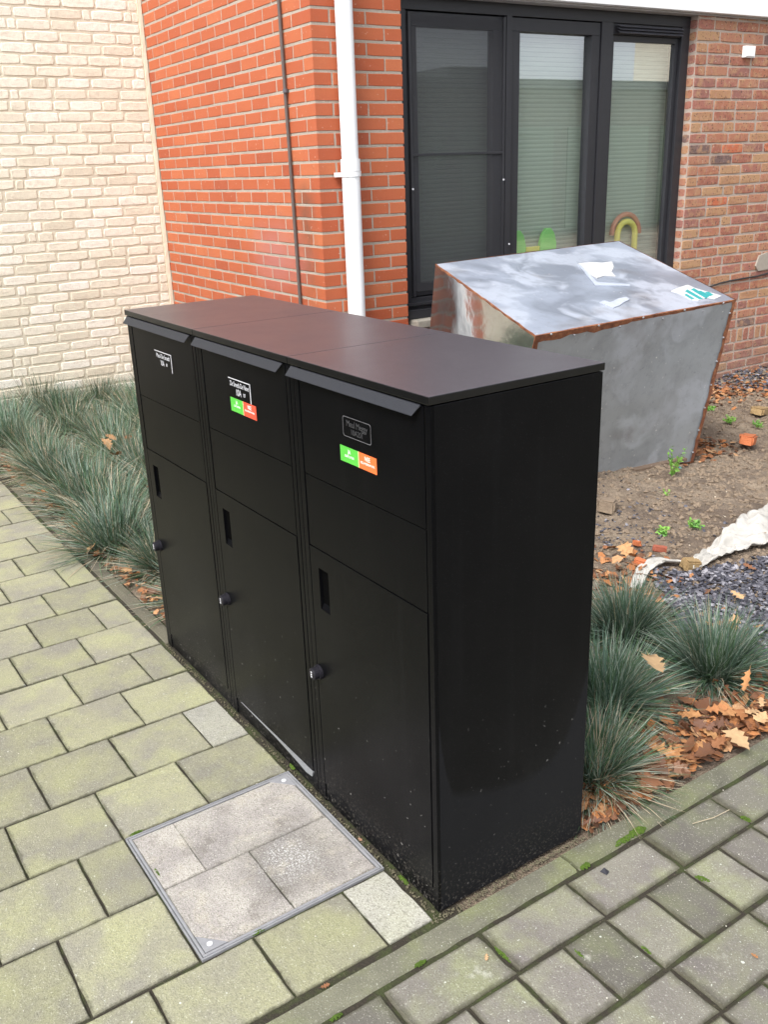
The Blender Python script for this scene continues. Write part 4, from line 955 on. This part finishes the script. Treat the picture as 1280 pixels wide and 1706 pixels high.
for i in range(16):
    P=gp_on(r2.uniform(1180,1275),r2.uniform(1035,1052) ,0.01) if i<10 else gp_on(r2.uniform(1040,1090),r2.uniform(935,985),0.01); leaf(P,r2.uniform(0.03,0.05),'small brown leaf scattered at the edge of the slate chips','small leaves scattered by the slate chips',0.4)
leaf(gp_on(542,1642,0.003),0.018,'tiny reddish leaf on the joint before the front kerb',None,0.2,0); leaf(gp_on(811,1594,0.003),0.016,'tiny reddish leaf on the grey paver below the kerb',None,0.2,1); leaf(gp_on(1258,1592,0.003),0.016,'tiny orange leaf on the paver at the lower right',None,0.2,2); leaf(gp_on(600,1398,0.004),0.014,'tiny brown leaf on the edge of the manhole frame',None,0.2,3)

# ---------------- small stuff ----------------
def scatter(name,N,fn,size,m,seed,flatness=0.6,zf=None,sub=0.4):
    r2=random.Random(seed); vs=[];fs=[];at=[]
    for i in range(N):
        p=fn(r2)
        if p is None: continue
        s_=r2.uniform(*size); a=r2.uniform(0,6.28); tx=r2.gauss(0,0.35); 
        M=Matrix.Translation(p)@Matrix.Rotation(a,4,'Z')@Matrix.Rotation(tx,4,'X')@Matrix.Rotation(r2.gauss(0,0.35),4,'Y')
        n=len(vs); j=lambda: r2.uniform(0.7,1.2)
        for v in ((j(),0,0),(0.3*j(),0.75*j(),0),(-0.8*j(),0.45*j(),0),(-0.75*j(),-0.5*j(),0),(0.35*j(),-0.7*j(),0),(0.1,0.05,flatness*j()),(0,0,-flatness)): vs.append(M@(Vector(v)*s_))
        F=[(5,0,1),(5,1,2),(5,2,3),(5,3,4),(5,4,0),(6,1,0),(6,2,1),(6,3,2),(6,4,3),(6,0,4)]
        fs+=[tuple(q+n for q in f) for f in F]; at+=[r2.random()]*10
    me=mesh_of(name,vs,fs,m); a=me.attributes.new('rnd','FLOAT','FACE'); a.data.foreach_set('value',at); return obj(name,me)
def inpoly(poly):
    def fn(r2):
        x=r2.uniform(min(p[0] for p in poly),max(p[0] for p in poly)); y=r2.uniform(min(p[1] for p in poly),max(p[1] for p in poly))
        if not inside((x,y),poly): return None
        return Vector((x,y,hsoil(x,y)+0.004+0.010*r2.random()))
    return fn
o=scatter('slate_gravel',26000,inpoly([(-0.86,1.62),(-0.5,1.35),(-0.05,1.30),(0.015,1.4),(0.015,4.2),(-0.75,4.0),(-0.86,2.6),(-0.66,2.06),(-0.74,1.80)]),(0.0075,0.0155),SLATE,51,0.4); tag(o,'dark blue grey slate chips between the grass tufts and the pale cloth','gravel',kind='stuff')
o=scatter('slate_gravel',2600,inpoly([(-2.78,4.1),(-2.35,4.3),(-2.1,5.6),(-2.75,5.9)]),(0.008,0.017),SLATE,52,0.4); tag(o,'small patch of slate chips at the foot of the old brick wall','gravel',kind='stuff')
def soilfn(r2):
    x=r2.uniform(-2.8,-0.1); y=r2.uniform(0.8,5.2)
    if noise.noise(Vector((x*1.3,y*1.3,3)))<r2.uniform(-0.5,0.35): return None
    return Vector((x,y,hsoil(x,y)+0.001))
o=scatter('soil_clods',24000,soilfn,(0.003,0.019),CLOD,53,0.7); tag(o,'crumbly clods of earth strewn over the bare soil','soil',kind='stuff')
def nearslate(r2):
    x=r2.gauss(-1.25,0.25); y=r2.gauss(1.7,0.3); 
    if x>-0.9 and y>1.6: return None
    return Vector((x,y,hsoil(x,y)+0.003))
o=scatter('stray_slate',700,nearslate,(0.004,0.011),SLATE,54,0.4); tag(o,'stray slate chips trodden into the soil behind the letterboxes','gravel',kind='stuff')
o=scatter('pale_grit',520,soilfn,(0.002,0.006),m_simple('pale_grit',(0.60,0.52,0.40),0.8),55,0.7); tag(o,'pale grit and chips on the soil','grit',kind='stuff')
def litter(r2):
    q=r2.random()
    if q<0.4: x,y=r2.gauss(-2.45,0.13),r2.gauss(4.0,0.35)
    elif q<0.7: x,y=r2.gauss(-2.45,0.25),r2.uniform(4.2,5.6)
    elif q<0.85: x,y=r2.gauss(-1.72,0.07),r2.gauss(3.0,0.14)
    else: x,y=r2.gauss(-0.9,0.12),r2.gauss(1.5,0.12)
    if x<-2.72: return None
    return Vector((x,y,hsoil(x,y)+0.006+0.01*r2.random()))
o=scatter('leaf_litter',1500,litter,(0.008,0.026),LITT,56,0.12); tag(o,'brown broken leaf litter drifted along the old wall and soil','leaf litter',kind='stuff')
def grass_lit(r2):
    x=r2.uniform(-4.8,-1.45); y=abs(r2.gauss(0,0.09))+0.048; return Vector((x,y,0.0+0.010*r2.random()))
o=scatter('leaf_litter',500,grass_lit,(0.006,0.020),LITT,57,0.12); tag(o,'broken brown leaf litter under the fringe of the left bed','leaf litter',kind='stuff')
def pile_lit(r2):
    x=-abs(r2.gauss(0,0.10))+0.008; y=r2.uniform(0.42,1.35); return Vector((x,y,0.0+0.014*r2.random()))
o=scatter('leaf_litter',700,pile_lit,(0.008,0.024),LITT,58,0.12); tag(o,'dark broken leaf litter under the leaf heap by the right kerb','leaf litter',kind='stuff')
def twigs(N,seed):
    r2=random.Random(seed); b=MB()
    for i in range(N):
        if i%3==0: x,y=r2.uniform(-0.5,0.0),r2.uniform(0.45,1.6)
        else: x,y=r2.uniform(-2.6,-0.6),r2.uniform(1.4,4.5)
        a=r2.uniform(0,6.28); l=r2.uniform(0.02,0.09); z=hsoil(x,y)+0.006; d=Vector((math.cos(a),math.sin(a),r2.uniform(-0.1,0.15)))*l
        p=Vector((x,y,z)); b.tube([p,p+d*0.5+Vector((0,0,r2.uniform(0,0.006))),p+d],[0.0012,0.001,0.0006],4)
    return b.build('twigs',m_simple('dry_twig',(0.16,0.11,0.07),0.9,nscale=20,amt=0.6))
tag(twigs(420,77),'thin dry twigs and grass stalks scattered over the soil','twigs',kind='stuff')
# grit and moss along the foot of the letterboxes and in joints
def foot(r2):
    if r2.random()<0.6: x=r2.uniform(-1.43,0.0); y=-0.009+r2.gauss(0,0.003)
    else: x=0.010+r2.gauss(0,0.004); y=r2.uniform(-0.03,0.40)
    return Vector((x,y,-0.004+0.003*r2.random()))
o=scatter('joint_grit',1100,foot,(0.0008,0.0036),m_simple('joint_grit',(0.13,0.115,0.07),0.95,nscale=60,amt=0.8),59,0.7); tag(o,'grit filling the gap along the foot of the letterboxes','grit',kind='stuff')
def crumb(r2): 
    if r2.random()<0.5: return Vector((r2.uniform(0.08,0.62),r2.uniform(-0.3,1.2),0.0005))
    return Vector((r2.uniform(-1.6,0.0),r2.uniform(-0.9,0.0),0.0005))
o=scatter('crumbs',170,crumb,(0.0008,0.0022),m_simple('crumb',(0.55,0.52,0.44),0.9),60,0.6); tag(o,'tiny pale grains scattered on the paving','grit',kind='stuff')
def moss(P,r,label,sx=1.0,rot=0.0,h=0.4):
    r0=r*1.35
    r2=random.Random(int(P.x*1e4)); b=MB(); bm=bmesh.new(); bmesh.ops.create_icosphere(bm,subdivisions=1,radius=1.0); V=[v.co.copy() for v in bm.verts]; F=[[v.index for v in f.verts] for f in bm.faces]; bm.free()
    for k in range(int(60*sx)):
        a=r2.uniform(0,6.28); q=math.sqrt(r2.random()); e=0.55 if sx>1.4 else 0.8
        r=r0*1.0; c=Vector((r*sx*q*math.cos(a),r*e*q*math.sin(a),r*0.45*(1-q*q)*r2.uniform(0.5,1.1))); rs=r*r2.uniform(0.10,0.24)
        b.add([c+Vector((v.x*rs*r2.uniform(.7,1.3),v.y*rs,v.z*rs*r2.uniform(.8,1.5))) for v in V],F)
    o=b.build('moss_cushion',MOSS,None,loc=P,rot=(0,0,rot)); return tag(o,label,'moss')
moss(gp_on(1062,1387,-0.002),0.013,'largest bright moss cushion in the kerb joint beside the grass',1.5,1.57); moss(gp_on(1040,1400,-0.002),0.009,'moss strip along the kerb joint just left of the largest cushion',2.6,1.57)
moss(gp_on(975,1443,-0.003),0.008,'small moss cushion at the joint of the two kerb pieces',1.2,1.57); moss(gp_on(1172,1465,-0.004),0.007,'moss in the joint at the right beyond the second driveway row',1.8,0.3); moss(gp_on(1243,1365,-0.004),0.007,'moss dot at the far right between driveway pavers',1.3,0.2)
moss(gp_on(700,1606,-0.004),0.0065,'moss cushion in the joint below the front kerb',1.6,1.57); moss(gp_on(838,1590,-0.005),0.006,'moss line in the joint between the green and the grey paver',3.0,0.0); moss(gp_on(489,1277,-0.003),0.008,'dark green moss where the manhole meets the letterbox foot',1.4,0.0); moss(gp_on(965,1590,-0.005),0.0055,'moss in the driveway joint below the kerb joint',2.2,0.0); moss(gp_on(1078,1583,-0.005),0.005,'small moss spot in the middle driveway joint',2.0,0.0)
moss(gp_on(560,1695,-0.005),0.006,'moss tuft at the bottom edge in the kerb joint',1.6,1.57); moss(gp_on(227,1388,-0.004),0.006,'dark moss at the left corner of the manhole frame',2.0,1.57,0.3); moss(gp_on(262,1455,-0.003),0.005,'moss creeping along the left edge of the manhole frame',3.2,0.0,0.3); moss(gp_on(430,1553,-0.003),0.005,'moss at the lower right corner of the manhole frame',2.4,1.57,0.3)
moss(gp_on(672,1466,-0.004),0.006,'moss in the gap under the right letterbox door',2.2,0.0)
b=MB(); b.add([Vector(v) for v in ((0,0,0),(0.016,0.004,0),(0.012,0.016,0),(0.001,0.012,0),(0.006,0.006,0.012))],[(0,1,4),(1,2,4),(2,3,4),(3,0,4)]); o=b.build('stone_chip',SLATE,None,loc=gp_on(1000,1452,0.0)); tag(o,'single dark slate chip on the driveway paver near the kerb joint','stone')
# straw on driveway paver
b=MB(); b.tube([gp_on(1155,1372,0.004),gp_on(1190,1362,0.006),gp_on(1216,1349,0.004)],0.0009,5); o=b.build('straw',BL3,None); tag(o,'thin dry grass stalk on the dark driveway paver','straw')

# ---------------- cloth ----------------
def ribbon(name,path,width,label,seed,n=70,m=10,fold=0.022):
    r2=random.Random(seed); P=[Vector(p) for p in path]; vs=[];fs=[]
    seg=[0]; 
    for a_,c_ in zip(P[:-1],P[1:]): seg.append(seg[-1]+(c_-a_).length)
    for i in range(n+1):
        t=seg[-1]*i/n; k=max(j for j in range(len(seg)-1) if seg[j]<=t+1e-9); f=(t-seg[k])/(seg[k+1]-seg[k]); f2=f*f*(3-2*f); c=P[k]*(1-f)+P[k+1]*f; d=(P[k+1]-P[k]).normalized(); sdv=Vector((-d.y,d.x,0)).normalized(); wd=width[k]*(1-f)+width[k+1]*f
        tw=0.9*noise.noise(Vector((t*5,seed,0)))
        for j in range(m+1):
            v=(j/m-0.5); h=fold*(1.1*noise.noise(Vector((t*7,v*2.5+seed,1)))+0.7*abs(noise.noise(Vector((t*14+v*4,v*5,seed))))+0.18*noise.noise(Vector((t*40,v*14,seed)))); q=c+sdv*(v*wd*(1+0.25*noise.noise(Vector((t*10,seed+4,0)))))+Vector((0,0,0.012+abs(h)*1.6+wd*0.25*max(0,v*math.sin(tw*3)))) ; vs.append(q)
    for i in range(n):
        for j in range(m): a_=i*(m+1)+j; fs.append((a_,a_+1,a_+m+2,a_+m+1))
    o=obj(name,mesh_of(name,vs,fs,CLOTH,True)); md=o.modifiers.new('thickness','SOLIDIFY'); md.thickness=0.0016; return tag(o,label,'cloth')
def g3(u,v): P=gp_on(u,v,0.0); return (P.x,P.y,hsoil(P.x,P.y))
ribbon('ground_cloth',[g3(1058,985),g3(1072,955),g3(1100,942),g3(1138,942)],[0.035,0.05,0.055,0.02],'narrow cream strip of ground cloth above the grass tuft, left of the slate chips',3,40,8,0.012)
ribbon('ground_cloth',[g3(1150,948),g3(1180,936),g3(1215,915),g3(1255,895),g3(1300,875),g3(1380,840)],[0.03,0.07,0.11,0.19,0.28,0.34],'wide crumpled white ground cloth along the edge of the slate chips',9,120,26,0.024)

# ---------------- brick fragments, weeds ----------------
def rock(name,P,sx,sy,sz,m,label,cat,seed):
    bm=bmesh.new(); bmesh.ops.create_cube(bm,size=1.0); bmesh.ops.bevel(bm,geom=bm.edges[:],offset=0.12,segments=2,affect='EDGES'); bmesh.ops.subdivide_edges(bm,edges=bm.edges[:],cuts=1,use_grid_fill=True)
    for v in bm.verts: v.co*=(1+0.22*noise.noise(v.co*2+Vector((seed,0,0)))+0.1*noise.noise(v.co*6)); v.co=Vector((v.co.x*sx,v.co.y*sy,v.co.z*sz))
    me=bpy.data.meshes.new(name); bm.to_mesh(me); bm.free(); me.materials.append(m); o=obj(name,me,None,P,(0.1,0.15,seed)); return tag(o,label,cat)
ORB=m_simple('broken_brick_orange',(0.50,0.15,0.055),0.9,nscale=20,amt=0.3,bstr=0.8,bdist=0.004); YST=m_simple('yellow_stone',(0.30,0.20,0.09),0.9,nscale=25,amt=0.4,bstr=0.8,bdist=0.004)
rock('brick_fragment',gp_on(1247,732,0.02),0.15,0.075,0.05,ORB,'bright orange broken brick lying on the soil right of the metal box','brick',2.05)
rock('brick_fragment',gp_on(1268,684,0.02),0.17,0.08,0.04,YST,'ochre flat stone on the soil behind the orange brick','stone',1.9)
rock('brick_fragment',gp_on(1068,938,0.018),0.045,0.03,0.03,ORB,'small orange brick piece beside the narrow cloth strip','brick',0.4); rock('stone',gp_on(1152,940,0.014),0.06,0.045,0.04,YST,'ochre stone holding down the cloth where its two pieces meet','stone',1.2)
rock('brick_fragment',gp_on(1100,914,0.012),0.05,0.025,0.02,m_simple('dull_red_brick',(0.32,0.09,0.05),0.9,nscale=30),'dull red brick chip above the narrow cloth strip','brick',0.9); rock('earth_clod',gp_on(1012,842,0.02),0.10,0.08,0.06,CLOD,'large brown earth clod beside the right letterbox edge','clod',2.2); rock('brick_fragment',gp_on(1062,905,0.012),0.035,0.02,0.02,ORB,'tiny orange brick chip on the dark soil near the letterbox','brick',2.9)
def weed(P,h,n,label,seed,tall=False):
    r2=random.Random(seed); w_=empty('weed',P,label,'weed'); b=MB(); lv=MB()
    for i in range(n):
        a=r2.uniform(0,6.28); sp=r2.uniform(0.1,0.45) if tall else r2.uniform(0.4,1.3); L=h*r2.uniform(0.5,1.0)
        tip=Vector((math.cos(a)*math.sin(sp)*L,math.sin(a)*math.sin(sp)*L,math.cos(sp)*L)); mid=tip*0.5+Vector((0,0,L*0.1)); b.tube([Vector((0,0,0)),mid,tip],[0.0014,0.001,0.0006],4)
        for j in range(9 if tall else 7):
            t=r2.uniform(0.25,1.0); c=(mid*(2*t) if t<0.5 else mid+(tip-mid)*(2*t-1)); d=Vector((r2.gauss(0,1),r2.gauss(0,1),r2.gauss(0.2,0.6))).normalized(); q=d.orthogonal().normalized(); l=r2.uniform(0.5,1)*(0.020 if tall else 0.016)
            lv.add([c,c+d*l*0.5+q*l*0.28,c+d*l,c+d*l*0.5-q*l*0.28],[(0,1,2,3)])
    b.build('stem',WEED,w_); lv.build('leaves',WEED,w_); return w_
weed(gp_on(1120,800,0.0),0.17,11,'tall bushy green weed standing before the front of the metal box',1,True)
for i,(u,v,h,l) in enumerate(((1108,892,0.05,'small yellow green weed left of the pair on the bare soil'),(1158,880,0.05,'small bright green weed right of the pair on the bare soil'),(1110,830,0.04,'flat grey green weed on the soil below the tall weed'),(1185,686,0.06,'dark green weed close to the right edge of the metal box'),(1215,705,0.05,'low green weed between the metal box and the orange brick'),(1262,712,0.05,'pale weed just above the orange brick'),(1022,798,0.03,'thin line of green seedlings at the foot of the metal box'))):
    weed(gp_on(u,v,0.0),h,16,l,10+i)
b=MB(); b.tube([gp_on(1124,786,0.01),gp_on(1132,780,0.02),gp_on(1140,786,0.015)],[0.008,0.012,0.006],7); o=b.build('plastic_scrap',m_simple('teal_plastic',(0.05,0.30,0.32),0.5),None); tag(o,'crumpled teal plastic scrap at the foot of the tall weed','litter')

# ---------------- surroundings seen only as reflections ----------------
hs=empty('house',(7,20.2,0),'cream rendered house with dark roof standing across the driveway','house')
CR=m_simple('cream_render',(0.62,0.56,0.44),0.9,nscale=4,amt=0.15); RF=m_simple('dark_roof_tile',(0.06,0.055,0.06),0.7)
b=MB(); b.box((0,0,-0.1),(7,8,5.2)); b.build('wall',CR,hs)
b=MB(); b.add([(-0.4,-0.4,5.1),(7.4,-0.4,5.1),(7.4,8.4,5.1),(-0.4,8.4,5.1),(3.5,-0.4,8.2),(3.5,8.4,8.2)],[(0,3,5,4),(1,4,5,2),(0,4,1),(2,5,3),(0,1,2,3)]); b.build('roof',RF,hs)
gr=empty('garage_row',(9.5,5,0),'low garage block with grey roof edge across the driveway','building')
b=MB(); b.box((0,0,-0.1),(5,14.6,2.85)); b.build('wall',m_simple('garage_wall',(0.20,0.20,0.15),0.9,nscale=3),gr)
b=MB(); b.box((-0.15,-0.15,2.851),(5.15,14.7,3.02)); b.box((1.5,6.8,3.0205),(3.0,8.6,3.4)); b.build('roof',m_simple('garage_roof',(0.16,0.17,0.16),0.9),gr)
for k in range(5):
    b=MB(); b.box((-0.03,0.5+k*2.8,0.0),(-0.002,2.9+k*2.8,2.1)); b.build('door',m_simple('garage_door',(0.22,0.28,0.20),0.7),gr)

hg=empty('added_hedge',(-4.5,-2.75,0),'unseen dark green hedge on the far side of the path','added_hedge')  # unseen, added to block bright sky from the black letterbox fronts
def hedge_mesh():
    r2=random.Random(9); vs=[];fs=[]
    for i in range(26000):
        x=r2.uniform(-4.5,4.0); a=r2.random(); 
        if a<0.42: y,z=-0.32+r2.gauss(0,0.03),r2.uniform(0.02,1.7)
        elif a<0.7: y,z=0.32+r2.gauss(0,0.03),r2.uniform(0.02,1.7)
        else: y,z=r2.uniform(-0.32,0.32),1.7+r2.gauss(0,0.03)
        c=Vector((x,y,z)); d=Vector((r2.gauss(0,1),r2.gauss(0,1),r2.gauss(0,1))).normalized(); q=d.orthogonal().normalized(); l=r2.uniform(0.02,0.04); n=len(vs)
        vs+=[c-d*l,c+q*l*0.5,c+d*l,c-q*l*0.5]; fs.append((n,n+1,n+2,n+3))
    return mesh_of('foliage',vs,fs,m_blade('hedge_leaf',(0.03,0.055,0.02),(0.05,0.085,0.03)))
obj('foliage',hedge_mesh(),hg)
b=MB(); b.box((-4.4,-0.26,0.1),(3.9,0.26,1.62)); b.build('inner_branches',m_simple('twig_brown',(0.03,0.028,0.018),0.95,nscale=20),hg)
